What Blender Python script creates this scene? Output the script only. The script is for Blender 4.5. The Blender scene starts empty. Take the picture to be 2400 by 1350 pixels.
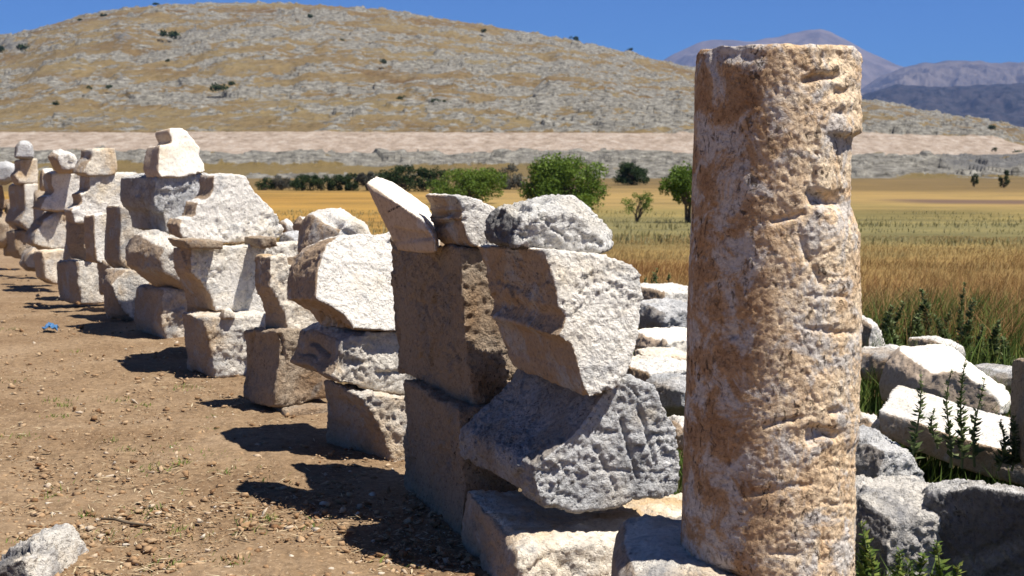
import bpy, bmesh, math, random
import numpy as np
from mathutils import Vector, Matrix
random.seed(7)
rng = np.random.default_rng(11)
R = math.radians
scene = bpy.context.scene
COL = scene.collection

# ------------------------------------------------------------------ camera
F = 3333.0            # focal length in photo pixels (2400 wide)
CAMZ = 1.5
PITCH = math.atan(305 / F)
cam_d = bpy.data.cameras.new('camera')
cam_d.sensor_width = 36.0
cam_d.lens = 36.0 * F / 2400
cam_d.clip_start = 0.05
cam_d.clip_end = 60000
cam_d.dof.use_dof = True
cam_d.dof.focus_distance = 5.6
cam_d.dof.aperture_fstop = 7.5
cam = bpy.data.objects.new('camera', cam_d)
cam.location = (0, 0, CAMZ)
cam.rotation_euler = (R(90) - PITCH, 0, 0)
COL.objects.link(cam)
scene.camera = cam

# ------------------------------------------------------------------ light
SUN_EL = R(63.5)
SUN_AZ = R(113)       # clockwise from +Y
sdir = Vector((math.sin(SUN_AZ) * math.cos(SUN_EL), math.cos(SUN_AZ) * math.cos(SUN_EL), math.sin(SUN_EL)))
sl = bpy.data.lights.new('sun', 'SUN')
sl.energy = 5.0
sl.angle = R(0.53)
sl.color = (1.0, 0.95, 0.87)
sun = bpy.data.objects.new('sun', sl)
sun.rotation_euler = sdir.to_track_quat('Z', 'Y').to_euler()
COL.objects.link(sun)

world = bpy.data.worlds.new('World')
scene.world = world
world.use_nodes = True
wn = world.node_tree
bg = wn.nodes['Background']
sky = wn.nodes.new('ShaderNodeTexSky')
sky.sky_type = 'NISHITA'
sky.sun_disc = False
sky.sun_elevation = SUN_EL
sky.sun_rotation = SUN_AZ
sky.altitude = 1500
sky.air_density = 0.9
sky.dust_density = 0.15
sky.ozone_density = 3.0
tint = wn.nodes.new('ShaderNodeMix')
tint.data_type = 'RGBA'
tint.blend_type = 'MULTIPLY'
tint.inputs[0].default_value = 1.0
tint.inputs[7].default_value = (0.37, 0.72, 1.24, 1)
wn.links.new(sky.outputs[0], tint.inputs[6])
wtc = wn.nodes.new('ShaderNodeTexCoord')
wsep = wn.nodes.new('ShaderNodeSeparateXYZ')
wmr = wn.nodes.new('ShaderNodeMapRange')
wmr.inputs[1].default_value = 0.08
wmr.inputs[2].default_value = 0.55
wmr.inputs[3].default_value = 1.0
wmr.inputs[4].default_value = 0.5
wzen = wn.nodes.new('ShaderNodeMix')
wzen.data_type = 'RGBA'
wzen.blend_type = 'MULTIPLY'
wzen.inputs[0].default_value = 1.0
wn.links.new(wtc.outputs['Generated'], wsep.inputs[0])
wn.links.new(wsep.outputs['Z'], wmr.inputs[0])
wn.links.new(tint.outputs[2], wzen.inputs[6])
wn.links.new(wmr.outputs[0], wzen.inputs[7])
wn.links.new(wzen.outputs[2], bg.inputs[0])
bg.inputs[1].default_value = 0.05

scene.view_settings.view_transform = 'Standard'
scene.view_settings.look = 'None'
scene.view_settings.gamma = 1.0
scene.view_settings.exposure = 0.66
scene.cycles.use_denoising = True
scene.cycles.max_bounces = 6
scene.cycles.volume_bounces = 0

# ------------------------------------------------------------------ pixel -> world
FWD = np.array([0, math.cos(PITCH), -math.sin(PITCH)])
UPV = np.array([0, math.sin(PITCH), math.cos(PITCH)])
CAM = np.array([0, 0, CAMZ])


def ray(px, py):
    d = FWD + np.array([1., 0, 0]) * (px - 1200) / F + UPV * (675 - py) / F
    return d


def P(px, py, depth):
    d = ray(px, py)
    return CAM + d * (depth / d[1])


def gnd_drop(y):
    t = np.clip((np.asarray(y, float) - 13) / 67, 0, 1)
    return -2.0 * t


def G(px, py):
    """ground point seen at a pixel of the photo (plain drops gently away)"""
    d = ray(px, py)
    lo, hi = 1.0, 400.0
    for _ in range(50):
        m = (lo + hi) / 2
        p = CAM + d * (m / d[1])
        if p[2] > gnd_drop(m):
            lo = m
        else:
            hi = m
    return CAM + d * (lo / d[1])


# ------------------------------------------------------------------ numpy noise
def _hash(ix, iy, iz, seed):
    h = (ix.astype(np.int64) * 374761393 + iy.astype(np.int64) * 668265263 + iz.astype(np.int64) * 2147483647 + seed * 974634777) & 0xFFFFFFFF
    h = ((h ^ (h >> 13)) * 1274126177) & 0xFFFFFFFF
    h = ((h ^ (h >> 16)) * 2246822519) & 0xFFFFFFFF
    return (h ^ (h >> 15)) & 0xFFFFFFFF


def vnoise(p, seed=0):
    """gradient noise about -1..1"""
    i = np.floor(p)
    f = p - i
    u = f * f * f * (f * (f * 6 - 15) + 10)
    i = i.astype(np.int64)
    out = np.zeros(len(p))
    for dx in (0, 1):
        wx = u[:, 0] if dx else 1 - u[:, 0]
        for dy in (0, 1):
            wy = u[:, 1] if dy else 1 - u[:, 1]
            for dz in (0, 1):
                wz = u[:, 2] if dz else 1 - u[:, 2]
                h = _hash(i[:, 0] + dx, i[:, 1] + dy, i[:, 2] + dz, seed)
                gx = ((h & 1023) / 511.5) - 1
                gy = (((h >> 10) & 1023) / 511.5) - 1
                gz = (((h >> 20) & 1023) / 511.5) - 1
                out += wx * wy * wz * (gx * (f[:, 0] - dx) + gy * (f[:, 1] - dy) + gz * (f[:, 2] - dz))
    return out * 1.5


def fbm(p, oct=4, seed=0, gain=0.5, lac=2.03):
    o = np.zeros(len(p))
    a = 1.0
    for k in range(oct):
        o += a * vnoise(p, seed + k * 17)
        p = p * lac + 13.7
        a *= gain
    return o


def ridged(p, oct=4, seed=0, gain=0.55):
    o = np.zeros(len(p))
    a = 1.0
    for k in range(oct):
        o += a * (1 - 2 * np.abs(vnoise(p, seed + k * 31)))
        p = p * 2.1 + 7.3
        a *= gain
    return o * 0.5


def worley(p, seed=0):
    i = np.floor(p).astype(np.int64)
    best = np.full(len(p), 9.0)
    sec = np.full(len(p), 9.0)
    for dx in (-1, 0, 1):
        for dy in (-1, 0, 1):
            for dz in (-1, 0, 1):
                c = i + np.array([dx, dy, dz])
                h = _hash(c[:, 0], c[:, 1], c[:, 2], seed)
                q = c + np.stack([(h & 1023), (h >> 10) & 1023, (h >> 20) & 1023], 1) / 1023.0
                d = np.sqrt(((q - p) ** 2).sum(1))
                sec = np.minimum(sec, np.maximum(best, d))
                best = np.minimum(best, d)
    return best, sec


def facets(p, seed=0):
    """chipped faces: each cell its own height and slope"""
    i = np.floor(p).astype(np.int64)
    best = np.full(len(p), 9.0)
    val = np.zeros(len(p))
    for dx in (-1, 0, 1):
        for dy in (-1, 0, 1):
            for dz in (-1, 0, 1):
                c = i + np.array([dx, dy, dz])
                h = _hash(c[:, 0], c[:, 1], c[:, 2], seed)
                q = c + np.stack([(h & 1023), (h >> 10) & 1023, (h >> 20) & 1023], 1) / 1023.0
                v = p - q
                d = (v ** 2).sum(1)
                h2 = _hash(c[:, 0], c[:, 1], c[:, 2], seed + 99)
                g = np.stack([(h2 & 1023), (h2 >> 10) & 1023, (h2 >> 20) & 1023], 1) / 511.5 - 1
                nv = ((h2 >> 5) & 1023) / 511.5 - 1 + 1.1 * (g * v).sum(1)
                m = d < best
                val = np.where(m, nv, val)
                best = np.minimum(best, d)
    return val


def unit(n):
    v = rng.normal(0, 1, (n, 3))
    return v / np.linalg.norm(v, axis=1, keepdims=True)


def sstep(a, b, x):
    t = np.clip((x - a) / (b - a), 0, 1)
    return t * t * (3 - 2 * t)


# ------------------------------------------------------------------ object helpers
def np_mesh(name, V, Fc, smooth=False, attrs=None):
    V = np.asarray(V, np.float32)
    Fc = np.asarray(Fc, np.int32)
    me = bpy.data.meshes.new(name)
    n, k = Fc.shape
    me.vertices.add(len(V))
    me.vertices.foreach_set('co', V.ravel())
    me.loops.add(n * k)
    me.loops.foreach_set('vertex_index', Fc.ravel())
    me.polygons.add(n)
    me.polygons.foreach_set('loop_start', np.arange(0, n * k, k, dtype=np.int32))
    me.polygons.foreach_set('loop_total', np.full(n, k, np.int32))
    if smooth:
        me.polygons.foreach_set('use_smooth', np.ones(n, bool))
    for an, av in (attrs or {}).items():
        at = me.attributes.new(an, 'FLOAT', 'POINT')
        at.data.foreach_set('value', np.asarray(av, np.float32))
    me.update(calc_edges=True)
    me.validate()
    return me


def link(name, me, mat=None, parent=None, loc=None):
    o = bpy.data.objects.new(name, me)
    COL.objects.link(o)
    if mat is not None and me is not None:
        me.materials.clear()
        me.materials.append(mat)
    if parent is not None:
        o.parent = parent
    if loc is not None:
        o.location = loc
    return o


def tag(o, label=None, cat=None, group=None, kind=None):
    if label:
        o['label'] = label
    if cat:
        o['category'] = cat
    if group:
        o['group'] = group
    if kind:
        o['kind'] = kind
    return o


def grid_faces(nu, nv, wrap=False):
    """index (i over nu) * nv + j"""
    iu = np.arange(nu if wrap else nu - 1)
    jv = np.arange(nv - 1)
    I, J = np.meshgrid(iu, jv, indexing='ij')
    I2 = (I + 1) % nu
    return np.stack([I * nv + J, I2 * nv + J, I2 * nv + J + 1, I * nv + J + 1], -1).reshape(-1, 4)


def copy_tree(o, parent=None):
    c = o.copy()
    COL.objects.link(c)
    if parent is not None:
        c.parent = parent
    for ch in list(o.children):
        copy_tree(ch, c)
    return c


# ------------------------------------------------------------------ materials
class NT:
    def __init__(self, name):
        self.m = bpy.data.materials.new(name)
        self.m.use_nodes = True
        self.t = self.m.node_tree
        self.b = self.t.nodes['Principled BSDF']
        self.b.inputs['Roughness'].default_value = 0.92
        self.b.inputs['Specular IOR Level'].default_value = 0.15

    def n(self, typ, **kw):
        nd = self.t.nodes.new(typ)
        for k, v in kw.items():
            setattr(nd, k, v)
        return nd

    def l(self, a, b):
        self.t.links.new(a, b)

    def noise(self, vec, scale, detail=4, rough=0.55, dist=0.0):
        nd = self.n('ShaderNodeTexNoise')
        nd.inputs['Scale'].default_value = scale
        nd.inputs['Detail'].default_value = detail
        nd.inputs['Roughness'].default_value = rough
        nd.inputs['Distortion'].default_value = dist
        self.l(vec, nd.inputs['Vector'])
        return nd.outputs['Fac']

    def ramp(self, fac, stops):
        nd = self.n('ShaderNodeValToRGB')
        cr = nd.color_ramp
        while len(cr.elements) > 1:
            cr.elements.remove(cr.elements[-1])
        for i, (p, c) in enumerate(stops):
            e = cr.elements[0] if i == 0 else cr.elements.new(p)
            e.position = p
            e.color = (*c, 1) if len(c) == 3 else c
        self.l(fac, nd.inputs[0])
        return nd.outputs[0]

    def step(self, fac, a, b, lo=0.0, hi=1.0):
        nd = self.n('ShaderNodeMapRange')
        nd.inputs[1].default_value = a
        nd.inputs[2].default_value = b
        nd.inputs[3].default_value = lo
        nd.inputs[4].default_value = hi
        self.l(fac, nd.inputs[0])
        return nd.outputs[0]

    def mix(self, fac, a, b, mode='MIX'):
        nd = self.n('ShaderNodeMix', data_type='RGBA', blend_type=mode)
        for i, v in ((0, fac), (6, a), (7, b)):
            if isinstance(v, (int, float)):
                nd.inputs[i].default_value = v
            elif isinstance(v, tuple):
                nd.inputs[i].default_value = (*v, 1)
            else:
                self.l(v, nd.inputs[i])
        return nd.outputs[2]

    def math(self, op, a, b=None):
        nd = self.n('ShaderNodeMath', operation=op)
        for i, v in ((0, a), (1, b)):
            if v is None:
                continue
            if isinstance(v, (int, float)):
                nd.inputs[i].default_value = v
            else:
                self.l(v, nd.inputs[i])
        return nd.outputs[0]

    def attr(self, name):
        return self.n('ShaderNodeAttribute', attribute_name=name).outputs['Fac']

    def objvec(self):
        tc = self.n('ShaderNodeTexCoord')
        oi = self.n('ShaderNodeObjectInfo')
        s = self.math('MULTIPLY', oi.outputs['Random'], 60.0)
        v = self.n('ShaderNodeVectorMath', operation='ADD')
        self.l(tc.outputs['Object'], v.inputs[0])
        self.l(s, v.inputs[1])
        return v.outputs[0]

    def bump(self, h, strength, dist):
        nd = self.n('ShaderNodeBump')
        nd.inputs['Strength'].default_value = strength
        nd.inputs['Distance'].default_value = dist
        self.l(h, nd.inputs['Height'])
        self.l(nd.outputs[0], self.b.inputs['Normal'])

    def color(self, c):
        self.l(c, self.b.inputs['Base Color'])


def stone_mat(name, light, warm, grey, wa=0.5, ga=0.5, pit=0.5, bump=0.8, pat=(0.33, 0.215, 0.115), pa=0.92):
    m = NT(name)
    v = m.objvec()
    patch = m.noise(v, 2.6, 5, 0.6, 0.4)
    c = m.mix(m.step(patch, 0.62 - 0.25 * wa, 0.80 - 0.25 * wa), light, warm)
    # ochre stain with painted shade on path-facing sides and undersides, other faces pale
    pn = m.step(m.math('ADD', m.attr('patina_shade'), m.math('MULTIPLY', m.math('SUBTRACT', m.noise(v, 7, 5, 0.65), 0.5), 0.9)), 0.25, 0.7, 0, pa)
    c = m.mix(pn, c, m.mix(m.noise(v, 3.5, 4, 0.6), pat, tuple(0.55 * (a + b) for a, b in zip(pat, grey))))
    gp = m.noise(v, 4.3, 7, 0.65, 0.6)
    c = m.mix(m.step(gp, 0.66 - 0.3 * ga, 0.76 - 0.22 * ga, 0, 0.9), c, grey)
    fine = m.noise(v, 55, 7, 0.76)
    c = m.mix(1.0, c, m.ramp(fine, [(0.30, (0.60, 0.57, 0.54)), (0.48, (1.0, 0.995, 0.985)), (0.70, (1.12, 1.12, 1.12))]), 'MULTIPLY')
    sp = m.noise(v, 85, 3, 0.6, 0.8)
    sp2 = m.noise(v, 6, 3, 0.5)
    dark = m.math('MULTIPLY', m.step(sp, 0.60, 0.67), m.step(sp2, 0.42, 0.62, 0.15, 1.0))
    c = m.mix(m.math('MULTIPLY', dark, pit), c, tuple(0.28 * x for x in grey))
    m.color(c)
    h1 = m.noise(v, 30, 8, 0.68, 0.3)
    h2 = m.noise(v, 95, 4, 0.6)
    h = m.math('ADD', m.math('MULTIPLY', h1, 1.0), m.math('MULTIPLY', h2, 0.35))
    h = m.math('SUBTRACT', h, m.math('MULTIPLY', dark, 0.35))
    m.bump(h, min(1.0, bump), 0.036)
    return m.m


WHITE, CREAM, WARM, GREY = (0.66, 0.62, 0.56), (0.58, 0.48, 0.36), (0.48, 0.31, 0.16), (0.33, 0.325, 0.32)
M = {
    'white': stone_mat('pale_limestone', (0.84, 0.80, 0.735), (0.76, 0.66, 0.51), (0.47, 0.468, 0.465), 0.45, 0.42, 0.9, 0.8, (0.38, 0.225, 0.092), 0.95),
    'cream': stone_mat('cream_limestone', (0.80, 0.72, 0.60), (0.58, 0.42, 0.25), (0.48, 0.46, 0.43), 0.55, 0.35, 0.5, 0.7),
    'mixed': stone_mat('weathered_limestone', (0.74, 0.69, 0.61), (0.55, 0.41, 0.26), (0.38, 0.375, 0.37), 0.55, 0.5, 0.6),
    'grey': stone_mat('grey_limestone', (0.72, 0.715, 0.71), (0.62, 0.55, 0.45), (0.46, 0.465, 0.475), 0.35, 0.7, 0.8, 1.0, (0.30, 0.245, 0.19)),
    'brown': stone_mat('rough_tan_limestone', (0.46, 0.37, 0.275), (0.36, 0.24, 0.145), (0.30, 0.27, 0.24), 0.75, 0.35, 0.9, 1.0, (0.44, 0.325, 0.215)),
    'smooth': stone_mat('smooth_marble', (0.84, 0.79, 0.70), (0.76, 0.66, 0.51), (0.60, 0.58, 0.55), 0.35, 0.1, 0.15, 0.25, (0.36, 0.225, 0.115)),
    'shade_front': stone_mat('shade_fronted_limestone', (0.72, 0.70, 0.67), (0.60, 0.54, 0.46), (0.36, 0.36, 0.365), 0.35, 0.5, 1.0, 1.0, (0.085, 0.08, 0.08), 0.97),  # near-black front colour paints the shade on that face
    'ashen': stone_mat('shade_sided_limestone', (0.84, 0.82, 0.78), (0.72, 0.66, 0.56), (0.30, 0.30, 0.31), 0.35, 0.42, 0.9, 1.0, (0.13, 0.125, 0.12), 0.95),  # near-black side colour paints the boulder's shaded flank
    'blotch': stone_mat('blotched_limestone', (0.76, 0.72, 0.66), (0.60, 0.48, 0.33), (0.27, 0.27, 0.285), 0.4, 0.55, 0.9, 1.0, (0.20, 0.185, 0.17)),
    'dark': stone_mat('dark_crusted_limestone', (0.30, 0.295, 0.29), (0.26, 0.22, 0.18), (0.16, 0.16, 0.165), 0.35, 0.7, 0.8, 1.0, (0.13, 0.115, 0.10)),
}


# ------------------------------------------------------------------ stones
def surf_disp(co, nr, seed, size, k):
    q = co + seed * 3.17
    d = 0.021 * k[0] * min(size, 0.9) * fbm(q * (2.4 / max(size, 0.3)), 3, seed)
    wq = q + 0.02 * np.stack([vnoise(q * 11, 3), vnoise(q * 11, 4), vnoise(q * 11, 5)], 1)
    sq = np.array([1.0, 1.0, 1.35])
    zone = 0.25 + 1.05 * sstep(-0.3, 0.5, vnoise(q * 3.1, seed + 61))
    d += 0.0062 * k[1] * zone * facets(wq * sq * 8.0, seed + 5)
    d += 0.0036 * k[1] * zone * facets(wq * sq * 24.0, seed + 6)
    d += 0.0028 * k[1] * zone * facets(wq * sq * 52.0, seed + 8)
    d += 0.0040 * k[1] * ridged(q * 19.0, 4, seed + 7)
    d += 0.0038 * k[1] * fbm(q * 40.0, 3, seed + 9)
    b, s = worley(wq * np.array([26.0, 26.0, 20.0]), seed + 2)
    d -= 0.009 * k[2] * (1 - sstep(0.08, 0.32, b)) * sstep(-0.1, 0.35, vnoise(q * 6, seed + 3))
    return d


def finish(name, V, faces, origin, voxel, seed, k, mat, smooth_it=1, post=None, side=None, dents=()):
    bm = bmesh.new()
    vs = [bm.verts.new(Vector(p) - Vector(origin)) for p in V]
    for f in faces:
        bm.faces.new([vs[i] for i in f])
    bmesh.ops.recalc_face_normals(bm, faces=bm.faces)
    bmesh.ops.triangulate(bm, faces=bm.faces)
    me0 = bpy.data.meshes.new('tmp')
    bm.to_mesh(me0)
    bm.free()
    o = bpy.data.objects.new('tmp', me0)
    COL.objects.link(o)
    r = o.modifiers.new('r', 'REMESH')
    r.mode = 'VOXEL'
    r.voxel_size = voxel
    sm = o.modifiers.new('s', 'SMOOTH')
    sm.factor = 0.5
    sm.iterations = smooth_it
    dg = bpy.context.evaluated_depsgraph_get()
    me = bpy.data.meshes.new_from_object(o.evaluated_get(dg))
    bpy.data.objects.remove(o)
    bpy.data.meshes.remove(me0)
    me.name = name
    n = len(me.vertices)
    co = np.zeros(n * 3, np.float32)
    me.vertices.foreach_get('co', co)
    co = co.reshape(-1, 3).astype(float)
    nr = np.zeros(n * 3, np.float32)
    me.vertex_normals.foreach_get('vector', nr)
    nr = nr.reshape(-1, 3).astype(float)
    size = float(np.linalg.norm(co.max(0) - co.min(0)))
    if side is None:
        side = np.array([-0.92, -0.39, 0])
    pat = np.maximum(sstep(0.30, 0.62, nr @ side), sstep(0.35, 0.7, -nr[:, 2]))  # mask by normal for the ochre stain and its painted shade
    at = me.attributes.new('patina_shade', 'FLOAT', 'POINT')
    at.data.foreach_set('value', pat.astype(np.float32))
    # irregular outline: low-frequency vector warp, then relief along the normal
    w = np.stack([fbm(co * 3.3 + seed, 2, seed + 41), fbm(co * 3.3 + seed, 2, seed + 42), fbm(co * 3.3 + seed, 2, seed + 43)], 1)
    d = surf_disp(co, nr, seed, size, k)
    # long hairline fractures across the broken faces
    fr = np.abs(fbm(co * np.array([2.6, 2.6, 3.4]) + seed * 1.9, 3, seed + 71))
    d -= 0.007 * k[1] * np.exp(-(fr / 0.018) ** 2) * sstep(-0.1, 0.3, vnoise(co * 2.2 + seed, seed + 72))
    d *= 1 - 0.3 * pat
    if dents:
        rel = co + np.array(origin) - CAM
        dep = rel @ FWD
        px, py = 1200 + F * rel[:, 0] / dep, 675 - F * (rel @ UPV) / dep
        fac = sstep(-0.05, 0.2, -(nr * rel).sum(1) / np.linalg.norm(rel, axis=1))
        for x0, y0, x1, y1, wd, dp in dents:
            L2 = (x1 - x0) ** 2 + (y1 - y0) ** 2 + 1e-6
            tt = np.clip(((px - x0) * (x1 - x0) + (py - y0) * (y1 - y0)) / L2, 0, 1)
            ds = np.hypot(px - x0 - tt * (x1 - x0), py - y0 - tt * (y1 - y0))
            d -= dp * np.exp(-(ds / wd) ** 2) * fac
    co = co + 0.014 * k[0] * w + nr * d[:, None]
    if post:
        co = post(co, nr)
    me.vertices.foreach_set('co', co.astype(np.float32).ravel())
    me.polygons.foreach_set('use_smooth', np.ones(len(me.polygons), bool))
    me.update()
    return link(name, me, mat, loc=origin)


_seed = [1]
PILE = 'ancient stones piled along the row'


def plane_pts(poly, c, a, tilt):
    """points of a photo outline on the plane through pixel c=(px,py,depth); a turns it (deg), tilt leans its top away"""
    e = np.array([-math.sin(R(a)), math.cos(R(a)), 0])
    h = np.array([math.cos(R(a)), math.sin(R(a)), 0])
    u = math.cos(R(tilt)) * np.array([0, 0, 1.]) + math.sin(R(tilt)) * e
    nrm = np.cross(h, u)
    A = P(*c)
    out = []
    for px, py in poly:
        d = ray(px, py)
        t = np.dot(A - CAM, nrm) / np.dot(d, nrm)
        out.append(CAM + d * t)
    return np.array(out), e


def S(name, label, mat, poly, c, to=None, L=None, a=23, tilt=0, bs=0.96, ez=0.0, vox=None, k=(1, 1, 1), cat='stone block', group=PILE, sm=1, ea=None, sides=True, dents=(), grow=1.03, sidev=None, full=0.0):
    """block: lit end outline carried back along the row until its edge px to[0] reaches px to[1]"""
    _seed[0] += 1
    gx, gy = sum(p[0] for p in poly) / len(poly), sum(p[1] for p in poly) / len(poly)
    grow = grow + (0.05 if c[2] > 9 else 0)
    poly = [(gx + (x - gx) * grow, gy + (y - gy) * grow) for x, y in poly]
    pts, e = plane_pts(poly, c, a, tilt)
    if ea is not None:
        e = np.array([-math.sin(R(ea)), math.cos(R(ea)), 0])
    if L is None:
        A = P(*c)
        q = plane_pts([(to[0], c[1])], c, a, tilt)[0][0]
        kk = (to[1] - 1200) / F
        L = (kk * q[1] - q[0]) / (e[0] - kk * e[1])
        if not 0.15 < L < 1.4:
            print('LEN', name, label, round(L, 2))
        L = min(max(L, 0.2), 1.3)
    E = e * L + np.array([0, 0, ez])
    cen = pts.mean(0)
    back = cen + (pts - cen) * bs + E
    if full:
        # the far end is less undercut than the near one
        hd = np.array([math.cos(R(a)), math.sin(R(a)), 0])
        hc = (back - cen) @ hd
        lo = hc.min()
        nh = np.where(hc < 0.25 * hc.max(), lo + (hc - lo) * (1 - full), hc)
        back = back + (nh - hc)[:, None] * hd
    n = len(pts)
    V = np.vstack([pts, back])
    fc = [list(range(n)), list(range(2 * n - 1, n - 1, -1))]
    for i in range(n):
        j = (i + 1) % n
        fc.append([i, j, n + j, n + i])
    org = np.array([V[:, 0].mean(), V[:, 1].mean(), V[:, 2].min()])
    vx = vox or max(0.0068, 0.0014 * c[2])
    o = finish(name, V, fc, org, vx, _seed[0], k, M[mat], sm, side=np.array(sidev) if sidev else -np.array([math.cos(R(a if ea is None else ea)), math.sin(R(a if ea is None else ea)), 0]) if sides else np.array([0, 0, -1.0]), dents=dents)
    return tag(o, label, cat, group)


def B(name, label, mat, poly, depth, thick, fs=0.6, bs=0.7, fo=(0, 0), a=20, vox=None, k=(1.2, 1.2, 1), cat='boulder', group=None, sm=3, tilt=0, dents=(), grow=1.04):
    """rounded stone: photo outline as its widest ring, a smaller ring in front and one behind"""
    _seed[0] += 1
    xs = [p[0] for p in poly]
    ys = [p[1] for p in poly]
    gx, gy = sum(xs) / len(xs), sum(ys) / len(ys)
    poly = [(gx + (x - gx) * grow, gy + (y - gy) * grow) for x, y in poly]
    c = (sum(xs) / len(xs), sum(ys) / len(ys), depth)
    mid, e = plane_pts(poly, c, a, tilt)
    cx, cy = c[0], c[1]
    fr, _ = plane_pts([(cx + (x - cx) * fs + fo[0], cy + (y - cy) * fs + fo[1]) for x, y in poly], c, a, tilt)
    fr = fr - e * thick * 0.45
    cen = mid.mean(0)
    bk = cen + (mid - cen) * bs + e * thick * 0.55
    n = len(mid)
    V = np.vstack([fr, mid, bk])
    fc = [list(range(n)), list(range(3 * n - 1, 2 * n - 1, -1))]
    for r in (0, 1):
        for i in range(n):
            j = (i + 1) % n
            fc.append([r * n + i, r * n + j, (r + 1) * n + j, (r + 1) * n + i])
    org = np.array([V[:, 0].mean(), V[:, 1].mean(), V[:, 2].min()])
    vx = vox or max(0.0075, 0.0014 * depth)
    o = finish(name, V, fc, org, vx, _seed[0], k, M[mat], sm, dents=dents)
    return tag(o, label, cat, group)


def H(name, label, mat, pts, vox, k=(1, 1, 1), cat='stone block', group=None, sm=2, dents=()):
    """convex stone from pixel+depth corners"""
    _seed[0] += 1
    V = np.array([P(*p) for p in pts])
    bm = bmesh.new()
    for p in V:
        bm.verts.new(p)
    r = bmesh.ops.convex_hull(bm, input=bm.verts)
    bmesh.ops.delete(bm, geom=[g for g in r['geom_interior'] if isinstance(g, bmesh.types.BMVert)], context='VERTS')
    bm.verts.index_update()
    bm.verts.ensure_lookup_table()
    VV = [v.co.copy() for v in bm.verts]
    ff = [[v.index for v in f.verts] for f in bm.faces]
    bm.free()
    org = np.array([V[:, 0].mean(), V[:, 1].mean(), V[:, 2].min()])
    o = finish(name, VV, ff, org, vox, _seed[0], k, M[mat], sm, dents=dents)
    return tag(o, label, cat, group)


#STONES
# ---- nearest pile, beside the column
BK = 'limestone_block'
H(BK, 'broad cream block lying lowest in the pile beside the column', 'cream',
  [(1088, 1148, 5.45), (1082, 1330, 5.45), (1110, 1420, 5.2), (1210, 1292, 4.72), (1235, 1258, 4.8), (1222, 1470, 4.68), (1600, 1262, 5.0), (1640, 1480, 4.95), (1650, 1160, 5.6), (1660, 1420, 5.6), (1110, 1420, 5.5)],
  0.011, (1, 1.1, 1), group=PILE)
S(BK, 'big grey rough block with a hollow moulded side, on the lowest block by the column', 'grey',
  [(1418, 922), (1440, 902), (1475, 888), (1530, 905), (1552, 960), (1578, 1000), (1582, 1050), (1592, 1110), (1588, 1152), (1560, 1163), (1480, 1165), (1455, 1180), (1410, 1190), (1340, 1194), (1272, 1168), (1260, 1118), (1264, 1092), (1296, 1066), (1340, 1026), (1375, 984), (1399, 950)],
  (1300, 1050, 4.86), to=(1268, 1082), k=(0.8, 1.35, 0.7), dents=[(1455, 985, 1490, 1120, 5, 0.016), (1500, 960, 1530, 1080, 5, 0.014), (1400, 1050, 1440, 1150, 5, 0.012), (1380, 1100, 1560, 1110, 4, 0.007), (1420, 1010, 1550, 1020, 4, 0.007)])
S(BK, 'white block tilted on its corner with ochre mouldings on its shaded side', 'white',
  [(1276, 590), (1310, 592), (1400, 606), (1468, 620), (1486, 642), (1500, 702), (1498, 760), (1488, 808), (1470, 866), (1446, 902), (1400, 926), (1382, 930), (1366, 900), (1352, 850), (1338, 806), (1306, 786), (1320, 768), (1326, 745), (1308, 720), (1306, 690), (1296, 640)],
  (1320, 780, 4.86), to=(1332, 1160), tilt=15, bs=0.9, k=(0.4, 1.1, 0.8), dents=[(1166 + 11 * i, 655 + 4.2 * i, 1166 + 11 * i, 660 + 4.2 * i, 3.6, 0.016) for i in range(8)] + [(1180, 810, 1340, 868, 4, 0.004)])
B(BK, 'grey-black weathered boulder lying on top of the pile nearest the column', 'ashen',
  [(1146, 562), (1150, 520), (1172, 490), (1230, 476), (1290, 462), (1340, 470), (1374, 490), (1394, 515), (1420, 545), (1424, 574), (1402, 584), (1350, 592), (1300, 582), (1240, 576), (1180, 570)],
  5.28, 0.46, 0.72, 0.7, (-8, 12), a=12, k=(1.0, 1.9, 1.0), group=PILE, cat='stone block')
# ---- second pile
S(BK, 'tall upright tan block standing on the ground under the large brown block', 'brown',
  [(1080, 968), (1210, 962), (1210, 1330), (1078, 1302), (1086, 1140)],
  (1082, 1200, 5.56), to=(1082, 940), a=19, dents=[(1000, 1000, 1010, 1030, 8, 0.012), (1040, 1060, 1046, 1075, 8, 0.014), (960, 1090, 965, 1180, 5, 0.006), (1030, 1180, 1040, 1250, 6, 0.006)], k=(1.0, 1.2, 1.1))
S(BK, 'large dark brown pitted block topped by two carved fragments', 'brown',
  [(1084, 588), (1130, 590), (1214, 600), (1215, 900), (1110, 952), (1100, 860), (1092, 740)],
  (1090, 780, 5.64), to=(1088, 918), a=21, dents=[(928, 700, 934, 860, 6, 0.012), (1000, 600, 1030, 622, 9, 0.016), (1050, 640, 1056, 800, 5, 0.006), (965, 700, 985, 720, 7, 0.012), (930, 780, 926, 800, 12, 0.02), (1000, 850, 1006, 880, 6, 0.01)], k=(0.8, 1.3, 1.2))
CF = 'carved_fragment'
frag = S(CF, 'smooth cream cornice fragment leaning up like a beak with a small inked mark', 'smooth',
  [(866, 446), (884, 412), (915, 425), (960, 452), (1004, 484), (1020, 530), (1018, 560), (990, 512), (940, 478)],
  (940, 490, 5.98), L=0.30, a=58, tilt=-8, bs=1.0, ez=0.0, k=(0.4, 0.35, 0.3), cat='carved fragment') if False else None
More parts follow.
